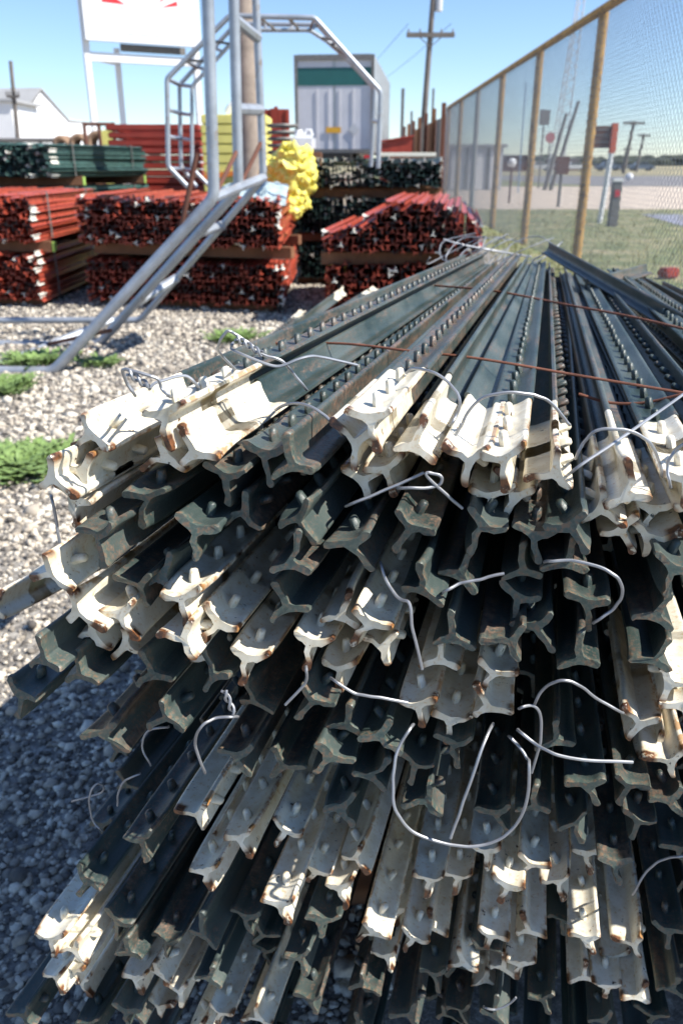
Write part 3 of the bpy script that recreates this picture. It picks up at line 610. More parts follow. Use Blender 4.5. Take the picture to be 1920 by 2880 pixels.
# left red stack
bundle(-4.6, -2.45, 7.1, 6.85, .06, .43, 'red', 'lower bundle of red posts at the left edge of the yard', seed=4)
bundle(-4.6, -2.45, 7.1, 6.85, .52, .90, 'red', 'upper bundle of red posts with white corner tips at the left edge', seed=5)
runner(-4.5, -2.38, 7.05, .43, .09, 'skid with lime painted ends between the left red bundles', 'limeend', dy=-.25); runner(-4.5, -2.5, 7.05, 0, .06, 'skid under the lower left red bundle', dy=-.25)
# left green stack
for (z0, z1, lab, sd) in [(.06, .42, 'lowest bundle of dark green posts behind the left red bundles', 6), (.50, .88, 'middle bundle of dark green posts behind the left red bundles', 7), (.98, 1.33, 'topmost bundle of dark green posts with white tips, far left', 8)]:
    bundle(-5.6, -3.05, 9.5, 9.3, z0, z1, 'dgreen', lab, yaw=R(20), seed=sd, bands=False, tipc=.10)
runner(-5.5, -2.95, 9.5, .88, .10, 'brown skid with lime painted ends under the topmost left green bundle', 'limeend', yaw=R(20)); runner(-5.5, -2.95, 9.5, .42, .08, 'brown skid under the middle left green bundle', 'limeend', yaw=R(20)); runner(-5.5, -2.95, 9.5, 0, .06, 'skid at the bottom of the left green bundles', yaw=R(20))
# right green stack
bundle(-.42, .93, 8.3, 8.2, .06, .40, 'dgreen', 'lowest bundle of dark green posts behind the right red bundles', seed=9, bands=False, tipc=.05)
bundle(-.46, .93, 8.3, 8.2, .48, .80, 'dgreen', 'middle bundle of dark green posts behind the right red bundles', seed=10, bands=False, tipc=.05)
bundle(-.36, .95, 8.3, 8.2, .90, 1.16, 'dgreen', 'topmost bundle of dark green posts in front of the trailer', seed=11, bands=False, tipc=.10)
runner(-.45, .98, 8.2, .80, .09, 'brown skid under the topmost green bundle in front of the trailer'); runner(-.45, .98, 8.2, .40, .08, 'brown skid between the lower right green bundles'); runner(-.45, .98, 8.2, 0, .06, 'skid on the ground under the right green bundles')
# right red stack (heap)
bundle(-.12, .90, 6.1, 5.95, .06, .42, 'red', 'lower bundle of dark red posts half hidden by the green pile', seed=12, bands=False, tipc=.03)
bundle(-.14, .98, 6.1, 5.95, .51, .90, 'red', 'heaped bundle of dark red posts with cream tips, right of centre', seed=13, bands=False, tipc=.05, yaw=R(8), prof=lambda u: .42+.78*math.exp(-((u-.60)/.27)**2))
runner(-.15, .95, 6.0, .42, .09, 'brown skid between the right red bundles'); runner(-.15, .95, 6.0, 0, .06, 'skid under the right red bundles')
# ------------------------------------------------------------------ red panel stack, yellow stack etc.
c = AT(262, 445, 12.0); x0, x1 = c.x, AT(468, 445, 12.0).x; ztop = AT(262, 283, 12.0).z; n = 17; th = ztop/n
cn = ['topmost', 'second from the top', 'third from the top', 'fourth from the top', 'fifth from the top', 'sixth from the top', 'seventh from the top', 'eighth from the top', 'ninth from the top', 'tenth from the top', 'eleventh from the top', 'twelfth from the top', 'sixth from the bottom', 'fifth from the bottom', 'fourth from the bottom', 'third from the bottom', 'second from the bottom', 'bottom one']
for i in range(n):
    j = random.uniform(-.02, .02); rt = onthing('livestock_panel', f'flat red steel livestock panel, {cn[n-1-i] if i else cn[-1]} of the tall stack behind the truss', 'panel', (x0+j, 12, i*th), 'red panels stacked flat')
    w_ = x1-x0; mb = MB()
    for yy in (0, 1.1): mb.box((w_/2, yy, th*.46), (w_, .06, th*.80), bev=.012)
    for xx in (0.03, w_-.03): mb.box((xx, .55, th*.46), (.06, 1.04, th*.78), bev=.01)
    mb.build('frame', M['redpanel'], rt)
    mb = MB()
    for yy in (.22, .44, .66, .88): mb.box((w_/2, yy, th*.46), (w_-.13, .04, .04))
    mb.build('bar', M['redpanel'], rt)
rt = onthing('yellow_sheet_load', 'pale yellow block of stacked sheets held by an orange strap behind the wooden pole', 'stack', (AT(470, 430, 11).x, 11, 0))
xa, xb, zt = 0, AT(615, 430, 11).x-AT(470, 430, 11).x, AT(540, 262, 11).z; n = 15
for i in range(n):
    t = zt/n; MB().box((xb/2+random.uniform(-.008, .008), .45, (i+.5)*t), (xb, .9, t*.93), bev=.01).build('sheet', M['yellowload'], rt)
MB().box((xb/2, -.012, zt*.60), (xb+.04, .012, .055), Matrix.Rotation(R(-7), 3, 'Y')).build('strap', M['orange'], rt)
MB().tube(spline([(xb*.35, .4, zt+.02), (xb*.45, .4, zt+.12), (xb*.6, .4, zt+.10), (xb*.75, .4, zt+.02)], 5), .05, 8).build('cover', M['signwhite'], rt)
for i in range(7):
    x = AT(610+i*8.5, 300, 12.5).x; zt_ = AT(610, 248+random.uniform(-4, 4), 12.5).z
    o = MB().box((x, 12.5+random.uniform(-.03, .03), zt_/2), (.05, .08, zt_), bev=.006).build('red_rail', M['redpanel']); tag(o, f'upright dull red steel rail, {ORD[i]} in the row left of the trailer', 'rail', 'upright red rails')
rt = onthing('wire_coil', 'tall grey roll of wire fencing standing between red rails and white tub', 'wire roll', tuple(Vector((AT(650, 350, 10.5).x, 10.5, 0))))
zt = AT(650, 280, 10.5).z
for i in range(22):
    rr_ = .165; MB().tube([(rr_*math.cos(t*.4189), rr_*math.sin(t*.4189), .03+i*zt/22) for t in range(15)], .020, 6, closed=True).build('coil', M['coil'], rt) if i < 22 else None
c0 = AT(698, 345, 10.0); zt, zb = AT(698, 305, 10).z, AT(698, 345, 10).z
rt = onthing('white_jug', 'white boxy plastic jug on a timber block before the trailer', 'jug', (c0.x, 10, 0))
MB().box((0, 0, (zb+zt)/2-.02), (.26, .24, zt-zb), bev=.035).build('body', M['signwhite'], rt)
MB().tube([(-.06, 0, zt-.04), (-.06, 0, zt+.03)], [.05, .045], 14).build('cap', M['signwhite'], rt); MB().tube([(.0, 0, zt-.03), (.03, 0, zt+.03), (.08, 0, zt+.03), (.10, 0, zt-.03)], .012, 8).build('handle', M['signwhite'], rt); MB().box((0, 0, (zb-.02)/2), (.4, .4, zb-.02), bev=.01).build('timber_block', M['wood'], rt)
# yellow netting heap
def lump(mb, c, r, seed, amp=.35, sub=3, sq=(1, 1, 1), f=2.5):
    b = bmesh.new(); bmesh.ops.create_icosphere(b, subdivisions=sub, radius=1); vs = []
    for v in b.verts:
        p = v.co.normalized(); d = 1+amp*noise.noise(p*f+Vector((seed, 0, 0)))+amp*.6*noise.noise(p*f*2.7+Vector((0, seed, 0)))+amp*.35*noise.noise(p*f*6+Vector((0, seed, 3)))
        vs.append(Vector(c)+Vector((p.x*sq[0], p.y*sq[1], p.z*sq[2]))*r*d)
    mb.add(vs, [[v.index for v in f_.verts] for f_ in b.faces]); b.free()
mb = MB(); rr = random.Random(4)
for (x, y, r) in [(668, 375, .13), (690, 372, .10), (650, 395, .13), (672, 410, .14), (690, 430, .10), (655, 425, .10), (680, 455, .09), (672, 478, .07), (630, 388, .09), (703, 400, .08), (692, 470, .05), (622, 400, .07)]:
    c = AT(x, y, 8.0+rr.uniform(-.1, .25)); lump(mb, c, r*1.22, rr.uniform(0, 50), .5, 3, (1, 1, .9), 2.0)
    for q in range(34):
        d = Vector((rr.gauss(0, 1), -abs(rr.gauss(0, 1)), rr.gauss(0, 1)+.3)).normalized(); lump(mb, c+d*r*1.15*rr.uniform(.85, 1.1), rr.uniform(.022, .042), rr.uniform(0, 50), .3, 1, (1, 1, rr.uniform(.7, 1.5)), 2)
    for q in range(3):
        d = Vector((rr.gauss(0, 1), -abs(rr.gauss(0, 1)), rr.gauss(0, 1))).normalized(); p = c+d*r*.9
        mb.tube([p, p+(d+Vector((0, 0, rr.uniform(-.5, .3))))*.055], [.018, .012], 6)
o = mb.build('insulator_heap', M['yellow'], angle=60); tag(o, 'bright yellow heap of plastic insulator bags piled beside the red bundles', 'insulators')
# film on the stack
mb = MB(); nx, ny = 26, 12; P = []
for j in range(ny):
    for i in range(nx):
        u, v = i/(nx-1), j/(ny-1); x = -.98+u*.55; y = 7.2-v*.5; z = .93+.05*math.sin(u*3)*(1-v)-.12*v*v*u+.035*noise.noise(Vector((u*9, v*6, 1)))
        P.append((x, y, z))
mb.add(P, [(j*nx+i, j*nx+i+1, (j+1)*nx+i+1, (j+1)*nx+i) for j in range(ny-1) for i in range(nx-1)])
o = mb.build('wrap_film', M['plastic'], smooth=False); o.modifiers.new('thick', 'SOLIDIFY').thickness = .004; tag(o, 'crumpled pale plastic film lying on the upper centre red bundle', 'plastic film')
# ------------------------------------------------------------------ pipe trusses
def S(x, y, Y): return at(x, y, Y)
def pipe_path(pts, r): return spline_lin(pts, r)
def corner(pts, k=.08):
    P = [Vector(p) for p in pts]; out = [P[0]]
    for i in range(1, len(P)-1):
        a = (P[i-1]-P[i]).normalized()*k; b_ = (P[i+1]-P[i]).normalized()*k
        for t in (0, .25, .5, .75, 1): out.append((P[i]+a)*(1-t)**2+P[i]*2*t*(1-t)+(P[i]+b_)*t*t)
    out.append(P[-1]); return out
g0 = GP(128, 855); g0.z = .03
rt = onthing('pipe_truss', 'near bent galvanised three pipe truss leaning up from the gravel', 'pipe truss', (0, 0, 0))
T1 = [S(-260, 1042, g0.y+.02), S(150, 1046, g0.y), S(602, 556, g0.y), S(583, -60, g0.y), S(575, -330, g0.y)]
y2 = GP(228, 790).y; y3 = 5.75
T2 = [S(-260, 966, y2), S(275, 972, y2), S(671, 530, 4.95), S(656, -60, 4.95), S(650, -330, 4.95)]
T3 = [S(-260, 902, y3), S(395, 900, y3), S(741, 500, 5.2), S(717, -60, 5.2), S(708, -330, 5.2)]
for T, r in ((T1, .031), (T2, .029), (T3, .022)): MB().tube(corner(T, .045), r, 12).build('pipe', M['pipe'], rt)
def bar(a, b, r=.02, m='pipe', par=None, nm='rung'): MB().tube([a, b], r, 8).build(nm, M[m], par)
def lerp(a, b, t): return a+(b-a)*t
bar(lerp(T2[1], T2[2], .75), lerp(T3[1], T3[2], .70), .03, par=rt); bar(lerp(T2[1], T2[2], .30), lerp(T3[1], T3[2], .33), .03, par=rt)
bar(lerp(T2[2], T2[3], .82), lerp(T3[2], T3[3], .72), .030, par=rt); bar(lerp(T2[2], T2[3], .40), lerp(T3[2], T3[3], .36), .030, par=rt)
bar(T1[2], T3[2], .026, par=rt); bar(lerp(T1[0], T1[1], .5), lerp(T2[0], T2[1], .75), .024, par=rt); bar(lerp(T2[0], T2[1], .75), lerp(T3[0], T3[1], .88), .028, par=rt)
bar(T2[1], T1[1], .02, 'darkrust', rt); bar(lerp(T2[0], T2[1], .72), T1[1]+Vector((.3, .2, .2)), .012, 'darkrust', rt, 'brace')
bar(lerp(T1[2], T1[3], .22)+Vector((-.08, 0, 0)), lerp(T1[1], T1[2], .80), .014, 'darkrust', rt, 'brace'); bar(lerp(T2[2], T2[3], .2), T1[2], .012, 'darkrust', rt, 'brace'); bar(lerp(T3[2], T3[3], .2), T2[2], .012, 'darkrust', rt, 'brace')
def E(x, y): return (420+x*.4464, y*.4464)
rt = onthing('pipe_truss', 'far octagonal galvanised pipe truss arching in front of the trailer', 'pipe truss', (0, 0, 0))
Yf = 6.6
Q1 = [E(255, 1190), E(120, 1050), E(112, 495), E(505, 100), E(1040, 112), E(1455, 575), E(1440, 1060)]
Q2 = [E(300, 1180), E(200, 1050), E(190, 535), E(545, 150), E(1060, 155), E(1420, 560), E(1395, 1050)]
Q3 = [E(385, 1180), E(270, 1060), E(268, 545), E(590, 190), E(1010, 190), E(1180, 300), E(1390, 530)]
P1 = [S(*q, Yf) for q in Q1]; P2 = [S(*q, Yf+.35) for q in Q2]; P3 = [S(*q, Yf+.15) for q in Q3]
for P, r in ((P1, .018), (P2, .016), (P3, .014)): MB().tube(corner(P, .025), r, 10).build('pipe', M['pipe'], rt)
for (i, t) in ((1, .35), (1, .66), (1, 1.0), (2, .3), (2, .62), (2, 1.0), (3, .35), (3, .7), (3, 1.0), (4, .3), (4, .6), (5, .4), (0, .9)):
    bar(lerp(P1[i], P1[i+1], t), lerp(P2[i], P2[i+1], t), .015, par=rt)
    if i < 5: bar(lerp(P2[i], P2[i+1], t), lerp(P3[i], P3[i+1], t), .013, par=rt)
    if 1 < i < 5: bar(lerp(P1[i], P1[i+1], t), lerp(P3[i], P3[i+1], min(1, t+.14)), .009, 'coil', rt, 'brace')
# ------------------------------------------------------------------ poles
def pole(label, a, b, r0, r1, mat='pole', name='utility_pole', arms=(), wires=0):
    rt = onthing(name, label, 'pole', (a.x, a.y, 0)); a, b = a-Vector((a.x, a.y, 0)), b-Vector((rt.location.x, rt.location.y, 0))
    MB().tube([lerp(a, b, t/6) for t in range(7)], [r0+(r1-r0)*t/6 for t in range(7)], 14).build('shaft', M[mat], rt)
    for (t, l, th_) in arms:
        c = lerp(a, b, t); mb = MB(); mb.box(c+Vector((0, -r0, 0)), (l, th_, th_*1.2), bev=th_*.1); mb.build('crossarm', M[mat], rt)
        for s in (-.46, -.22, .22, .46): MB().tube([c+Vector((s*l, -r0, th_*.5)), c+Vector((s*l, -r0, th_*.5+.16))], [.05, .03], 8).build('insulator', M['coil'], rt)
        for s in (-1, 1): bar(c+Vector((s*l*.25, -r0, -th_*.3)), c+Vector((0, -r0, -l*.22)), .02, mat, rt, 'brace')
    return rt
pb = AT(571, 375, 9.6); pole('weathered wooden pole standing behind the pipe trusses', Vector((pb.x, 9.6, 0)), Vector((AT(566, 0, 9.6).x, 9.6, 6.2)), .125, .11)
Yp = 42; a = AT(963, 380, Yp); b_ = AT(993, 5, Yp); b2 = a+(b_-a)*1.12
rt = pole('tall leaning utility pole with one crossarm beyond the fence corner', Vector((a.x, Yp, 0)), b2, .16, .11, 'polegrey', arms=((.755, 2.15, .16),))
MB().tube([b_-Vector((rt.location.x-.28, Yp, 0))-Vector((0, 0, .35)), b_-Vector((rt.location.x-.28, Yp, 0))+Vector((0, 0, .25))], [.17, .17], 12).build('transformer', M['shed'], rt)
for (x, yt, lab, wd) in [(925, 203, 'grey steel upright standing left of the utility pole', .10), (945, 255, 'pale upright just left of the utility pole', .07), (995, 203, 'brown upright just right of the utility pole', .07)]:
    t = AT(x, yt, 30); o = MB().box((t.x, 30, t.z/2), (wd, wd, t.z), bev=.01).build('steel_upright', M['coil']); tag(o, lab, 'upright')
t0, t1 = AT(37, 330, 36), AT(25, 140, 36); pole('thin leaning pole in front of the white building at far left', Vector((t0.x, 36, 0)), t1, .10, .07, 'polegrey', arms=((.74, .5, .07),))
for (x, yt, Y, arm, lab) in [(1455, 278, 110, 2.6, 'distant utility pole with crossarm seen through the fence at right'), (1478, 308, 140, 2.0, 'smaller distant utility pole right of the other one through the fence'), (1440, 340, 150, 1.5, 'tiny distant utility pole on the horizon at right')]:
    t = AT(x, yt, Y); pole(lab, Vector((t.x-.5, Y, 0)), t, .22, .18, 'polegrey', arms=((.96, arm, .2),))
t = AT(1418, 30, 60); a = AT(1366, 372, 60)
# light lattice mast
t0, t1 = AT(1273, 386, 50), AT(1342, -60, 50); rt = onthing('lattice_mast', 'tall pale lattice mast seen through the fence mesh', 'mast', (t0.x, 50, 0)); o0 = Vector((t0.x, 50, 0))
for k_, (dx, dy) in enumerate(((-.32, 0), (.32, 0), (0, .5))):
    MB().tube([Vector((dx*1.4, dy*1.4, 0)), t1-o0+Vector((dx*.5, dy*.5, 0))], .035, 6).build('leg', M['shed'], rt)
mb = MB()
for i in range(34):
    u, v = i/34, (i+1)/34; A = lerp(Vector((-.45, 0, 0)), t1-o0+Vector((-.16, 0, 0)), u); B = lerp(Vector((.45, 0, 0)), t1-o0+Vector((.16, 0, 0)), v); mb.tube([A, B] if i % 2 else [lerp(Vector((.45, 0, 0)), t1-o0+Vector((.16, 0, 0)), u), lerp(Vector((-.45, 0, 0)), t1-o0+Vector((-.16, 0, 0)), v)], .02, 5)
mb.build('lacing', M['shed'], rt)
for (x0_, y0_, x1_, y1_, lab) in [(1262, 392, 1300, 262, 'dark leaning timber prop left of the lattice mast'), (1290, 352, 1328, 232, 'dark leaning timber prop right of the lattice mast')]:
    a, b_ = AT(x0_, y0_, 40), AT(x1_, y1_, 40); a2 = a-(b_-a)*(a.z/(b_.z-a.z)); o = MB().tube([a2, b_], [.10, .07], 8).build('timber_prop', M['coil']); tag(o, lab, 'prop')
t = AT(1396, 120, 33); a = AT(1370, 385, 33); o = MB().tube([(a.x, 33, 0), (AT(1388, 200, 33).x, 33, AT(1388, 150, 33).z)], .035, 8).build('blue_pole', simple('faded_blue_paint', (.22, .33, .48), .5)); 
a = AT(1192, 400, 36); t = AT(1207, 190, 36); o.data.clear_geometry(); mb = MB(); mb.tube([(a.x, 36, 0), tuple(t)], .028, 8)
me = mb.build('slim_pole', o.data.materials[0], link=False); o.data = me; o.name = 'slim_pole'; tag(o, 'slim blue pole seen through the fence between shed and mast', 'pole')
# ------------------------------------------------------------------ trailer
rt = onthing('cargo_trailer', 'parked grey white box trailer with teal band, rear doors facing us', 'trailer', (AT(680, 340, 30).x, 30, 0), None, R(-6.0))
Wt = 2.6; zb, zt = 1.45, AT(750, 127, 30).z; Ht = zt-zb
MB().box((Wt/2, 5.0, zb+Ht/2), (Wt, 9.9, Ht), bev=.02).build('body', M['trailerside'], rt)
for s in (0, 1): 
    MB().box((Wt*(.25+.5*s), .03, zb+Ht/2-.02), (Wt/2-.09, .05, Ht-.26)).build('door', M['trailer'], rt)
MB().box((Wt/2, -.004, zt-.62), (Wt-.17, .012, .52)).build('teal_band', M['teal'], rt)
mb = MB(); mb.box((.04, .0, zb+Ht/2), (.10, .12, Ht)); mb.box((Wt-.04, .0, zb+Ht/2), (.10, .12, Ht)); mb.box((Wt/2, .0, zt-.07), (Wt-.18, .12, .16)); mb.box((Wt/2, .0, zb+.06), (Wt-.18, .12, .12)); mb.build('door_frame', M['coil'], rt)
for x in (.75, 1.15, 1.5, 1.95): MB().tube([(x, -.02, zb+.1), (x, -.02, zt-.95)], .012, 6).build('lock_rod', M['trailer'], rt)
MB().box((1.27, -.03, zb+.70), (.50, .012, .17)).build('amber_label', M['yellowlabel'], rt)
MB().box((1.95, -.03, zb+.72), (.26, .012, .26), Matrix.Rotation(R(45), 3, 'Y')).build('hazard_placard', M['shed'], rt)
MB().box((Wt/2, .1, .62), (2.2, .08, .10)).build('underride_bar', M['darkrust'], rt)
for s in (.45, Wt-.45):
    MB().box((s, .1, .98), (.07, .08, .75)).build('underride_upright', M['darkrust'], rt)
    for yy in (1.6, 2.9):
        wh = MB().tube([(s-.28, yy, .5), (s-.24, yy, .5), (s+.24, yy, .5), (s+.28, yy, .5)], [.44, .5, .5, .44], 24).build('wheel', M['rubber'], rt); MB().tube([(s-.285, yy, .5), (s+.285, yy, .5)], .24, 16).build('rim', M['coil'], wh)
for s in (.2, Wt-.2): MB().box((s, -.02, zb-.12), (.22, .06, .11)).build('tail_lamp', M['signred'], rt)
MB().box((Wt/2, 1.2, zb-.14), (1.2, 3.5, .24)).build('chassis', M['rubber'], rt)
for i in range(9): MB().box((Wt+.012, 1+i*1.05, zb+Ht/2), (.02, .05, Ht-.1)).build('side_post', M['coil'], rt)
# red thing and timber right of trailer
o = MB().box(AT(905, 335, 24)+Vector((0, 0, -.35)), (.75, 1.6, 1.15), bev=.05).build('red_tank', M['redpanel']); 
def cyl_y(c, r, L, n=20): return MB().tube([c+Vector((0, -L/2, 0)), c+Vector((0, -L/2+.05, 0)), c+Vector((0, L/2, 0))], [r*.85, r, r], n)
bpy.data.objects.remove(o)
c = AT(903, 345, 24); mb = MB(); mb.tube([(c.x-.5, 24, 0), (c.x-.5, 24, c.z+.0)], .03, 6)
rt = onthing('red_bin', 'low red steel bin with a sloping lid right of the trailer', 'bin', (c.x, 24, 0))
mb = MB(); za, zb_ = AT(880, 330, 24).z, AT(880, 318, 24).z
mb.add([(-.35, -.6, 0), (.45, -.6, 0), (.45, .6, 0), (-.35, .6, 0), (-.35, -.6, za), (.45, -.6, zb_+.03), (.45, .6, zb_+.03), (-.35, .6, za)], [(0, 1, 2, 3), (4, 5, 6, 7), (0, 1, 5, 4), (1, 2, 6, 5), (2, 3, 7, 6), (3, 0, 4, 7)]); mb.build('body', M['redpanel'], rt)
MB().box((.05, 0, (za+zb_)/2+.045), (.9, 1.3, .04), Matrix.Rotation(-math.atan2(zb_-za, .8), 3, 'Y')).build('lid', M['redpanel'], rt)
for i, yy in enumerate((352, 362)):
    a, b_ = AT(872, yy, 12), AT(1000, yy+6, 12); o = MB().box((a+b_)/2, ((b_-a).length, .12, .05), bev=.006).build('plank', M['tipw'] if i == 0 else M['wood']); tag(o, ['pale', 'brown'][i]+' plank lying level behind the right green bundles', 'plank')
    for s in (.2, .8):
        p = lerp(a, b_, s); q = MB().box((p.x, 12, (p.z-.03)/2), (.10, .10, p.z-.03)) if i == 1 else None
        if q: q.build('trestle', M['wood'], o)
# ------------------------------------------------------------------ roadside sign
Yl, Yr = 29, 30.8
pl, pr = AT(196, 92, Yl), AT(461, 111, Yr); zbm = pl.z; d = Vector((pr.x-pl.x, pr.y-pl.y, 0)); Ls = d.length; ya = math.atan2(d.y, d.x)
rt = onthing('roadside_sign', 'big white sign board with a red sunburst on a white post frame', 'sign', (pl.x, pl.y, 0), None, ya)
Hs = 2.6
MB().box((Ls/2, 0, zbm+Hs/2), (Ls, .16, Hs), bev=.01).build('board', M['signwhite'], rt)
for x in (.06, Ls-.1): MB().box((x, .24, zbm/2+.9), (.19, .19, zbm+1.8), bev=.01).build('post', M['signwhite'], rt)
MB().box((1.35, 1.5, zbm/2), (.17, .17, zbm), bev=.01).build('rear_post', M['signwhite'], rt)
MB().box((Ls/2, .24, zbm-.42), (Ls-.2, .16, .26), bev=.01).build('crossbeam', M['signwhite'], rt); MB().box((.65, .85, zbm-.42), (.14, 1.8, .14), Matrix.Rotation(R(-42), 3, 'Z')).build('rear_beam', M['signwhite'], rt)
MB().box((2.4, .8, zbm-.05), (2.2, .06, .22)).build('rear_panel', M['coil'], rt)
# sunburst rays
cx, cz = Ls*.50, zbm+.98
mb = MB()
for (a0, a1, r0, r1) in [(158, 176, .55, 1.28), (138, 150, .62, 1.35), (118, 126, .66, 1.35), (98, 105, .68, 1.35), (76, 82, .68, 1.35), (54, 62, .66, 1.35), (30, 40, .62, 1.35), (8, 16, .62, 1.18)]:
    am = (a0+a1)/2; P = [(cx+r0*math.cos(R(am))*1.0, -.086, cz+r0*.42*math.sin(R(am))), (cx+r1*math.cos(R(a1)), -.086, cz+r1*.85*math.sin(R(a1))), (cx+r1*math.cos(R(a0)), -.086, cz+r1*.85*math.sin(R(a0)))]
    mb.add(P+[(p[0], -.079, p[2]) for p in P], [(0, 1, 2), (3, 5, 4), (0, 1, 4, 3), (1, 2, 5, 4), (2, 0, 3, 5)])
mb.build('sunburst', M['signred'], rt, smooth=False)
def text(body, size, x, z, par, mat, name='lettering', y=-.083, ext=.003, align='CENTER', rz=None):
    cu = bpy.data.curves.new(name, 'FONT'); cu.body = body; cu.size = size; cu.align_x = align; cu.extrude = ext
    t = bpy.data.objects.new(name, cu); COL.objects.link(t); dg = bpy.context.evaluated_depsgraph_get(); me = bpy.data.meshes.new_from_object(t.evaluated_get(dg)); bpy.data.objects.remove(t)
    me.materials.clear(); me.materials.append(mat); o = bpy.data.objects.new(name, me); COL.objects.link(o); o.parent = par; o.location = (x, y, z); o.rotation_euler = (R(90), 0, 0); return o
text('WINDMILL CITY', .30, Ls*.50, zbm+.80, rt, M['signink'])
mb = MB(); rr = random.Random(3)
for (xa_, xb_, z) in ((.10, .34, .56), (.12, .33, .46), (.40, .63, .53), (.42, .62, .43), (.68, .82, .50), (.70, .86, .40), (.86, .92, .50)):
    x = xa_*Ls
    mb = MB()
    while x < xb_*Ls: wd = rr.uniform(.05, .13); mb.box((x+wd/2, -.083, zbm+z), (wd, .006, .035)); x += wd+.03
    mb.build('faded_text_line', M['signpale'], rt)
mb = MB()
for xa_ in (.36, .47, .58):
    for k_ in range(4): mb.box((Ls*xa_+k_*.07, -.083, zbm+.24), (.04, .006, .09))
mb.build('faded_number_line', M['signink'], rt)
# ------------------------------------------------------------------ buildings, left
rt = onthing('white_building', 'white gabled building with grey roof at the far left', 'building', (0, 0, 0))
Yb = 62; xg0, xg1, xa = AT(60, 300, Yb).x, AT(133, 300, Yb).x, AT(96, 300, Yb).x; ze, zr = AT(60, 300, Yb).z*0+AT(120, 268, Yb).z, AT(96, 200, Yb).z; xl = -45
mb = MB(); depth = 9
# gable faces the camera/right; ridge runs left
mb.add([(xg0, Yb, 0), (xg1, Yb+depth*.3, 0), (xg1, Yb+depth*.3, ze), ((xg0+xg1)/2, Yb+depth*.15, zr), (xg0, Yb, ze)], [(0, 1, 2, 3, 4)])
mb.add([(xl, Yb, 0), (xg0, Yb, 0), (xg0, Yb, ze), (xl, Yb, ze)], [(0, 1, 2, 3)]); mb.add([(xl, Yb, 0), (xl, Yb+depth, 0), (xg1, Yb+depth, 0), (xg1, Yb+depth*.3, 0), (xl, Yb, ze), (xl, Yb+depth, ze), (xg1, Yb+depth, ze), (xg1, Yb+depth*.3, ze)], [(0, 1, 5, 4), (1, 2, 6, 5), (2, 3, 7, 6)])
mb.build('wall', M['signwhite'], rt, smooth=False)
mb = MB(); cx_ = (xg0+xg1)/2; v = [(xl, Yb-.3, ze-.05), (xg0-.2, Yb-.3, ze-.05), (cx_, Yb+depth*.15-.25, zr+.06), (xl, Yb+depth*.5, zr+.06), (xg1+.1, Yb+depth*.3, ze-.05), (xl, Yb+depth, ze-.05), (xg1, Yb+depth, ze)]
mb.add(v, [(0, 1, 2, 3), (2, 4, 6, 5, 3)]); ro = mb.build('roof', M['roof'], rt, smooth=False); ro.modifiers.new('s', 'SOLIDIFY').thickness = .12
MB().box((AT(50, 275, Yb-.1).x, Yb-.06, AT(50, 275, Yb).z), (.9, .1, 1.1)).build('window', M['glass'], rt)
rt = onthing('white_building', 'low white wall like shed in front of the gabled building at the left edge', 'building', (0, 0, 0))
Yb2 = 48; mb = MB(); zt = AT(0, 235, Yb2).z; mb.box((AT(-80, 300, Yb2).x, Yb2+2, zt/2), (AT(34, 300, Yb2).x*2-AT(-80, 300, Yb2).x*2, 4, zt)); mb.build('wall', M['signwhite'], rt)
MB().box((AT(-80, 300, Yb2).x, Yb2+2, zt+.08), (5.9, 4.3, .14)).build('roof', M['roof'], rt)
# pipe rails / clutter on the left horizon
for i, (x, y, r) in enumerate([(190, 332, .17), (232, 329, .20), (150, 334, .15)]):
    c = AT(x, y, 21); rt = onthing('rusty_coil', ['middle', 'rightmost', 'leftmost'][i]+' rusty brown coil of wire lying behind the left green bundles', 'coil', (c.x, 21, 0), 'rusty coils')
    for k_ in range(4): MB().tube([(r*math.cos(t*.35), -.25+k_*.14, c.z+r*math.sin(t*.35)) for t in range(18)], .07, 6, closed=True).build('winding', M['baler'], rt)
    MB().box((0, .0, (c.z-r)/2), (.5, .5, max(.05, c.z-r-.06))).build('stand', M['wood'], rt)
rt = onthing('pipe_gate', 'purplish pipe gate standing between the sign post and the red panels', 'gate', (AT(195, 300, 17).x, 17, 0))
wg = AT(262, 300, 17).x-AT(195, 300, 17).x; zg = AT(220, 285, 17).z
for z in (.4, .8, 1.2, zg): bar(Vector((0, 0, z)), Vector((wg, 0, z)), .03, 'darkrust', rt, 'rail')
for x in (0, wg*.5, wg): bar(Vector((x, 0, 0)), Vector((x, 0, zg+.03)), .035, 'darkrust', rt, 'upright')
for i in range(4):
    c = AT(238+i*7, 330, 18); o = MB().box((c.x, 18, AT(238, 300, 18).z/2), (.06, .06, AT(238, 300-i*3, 18).z), bev=.005).build('timber_post', M['yellowload']); tag(o, f'pale upright timber post, {ORD[i]} left of the red panel stack', 'timber post', 'pale timber posts')
rt = onthing('pipe_rail', 'long grey rail fence along the left horizon', 'fence', (AT(-40, 320, 26).x, 26, 0)); wl_ = AT(180, 320, 26).x-AT(-40, 320, 26).x
for z in (AT(0, 322, 26).z, AT(0, 345, 26).z): bar(Vector((0, 0, z)), Vector((wl_, 0, z)), .06, 'coil', rt, 'rail')
for i in range(6): bar(Vector((wl_*i/5, 0, 0)), Vector((wl_*i/5, 0, AT(0, 318, 26).z)), .05, 'coil', rt, 'post')
for i, (x, y) in enumerate([(100, 300), (150, 296)]):
    c = AT(x, y, 80); o = MB().box((c.x, 80, c.z*.5), (5.0, 3, c.z), bev=.1).build('white_tank', M['signwhite']); tag(o, ['left', 'right'][i]+' pale distant storage tank on the left horizon', 'tank')
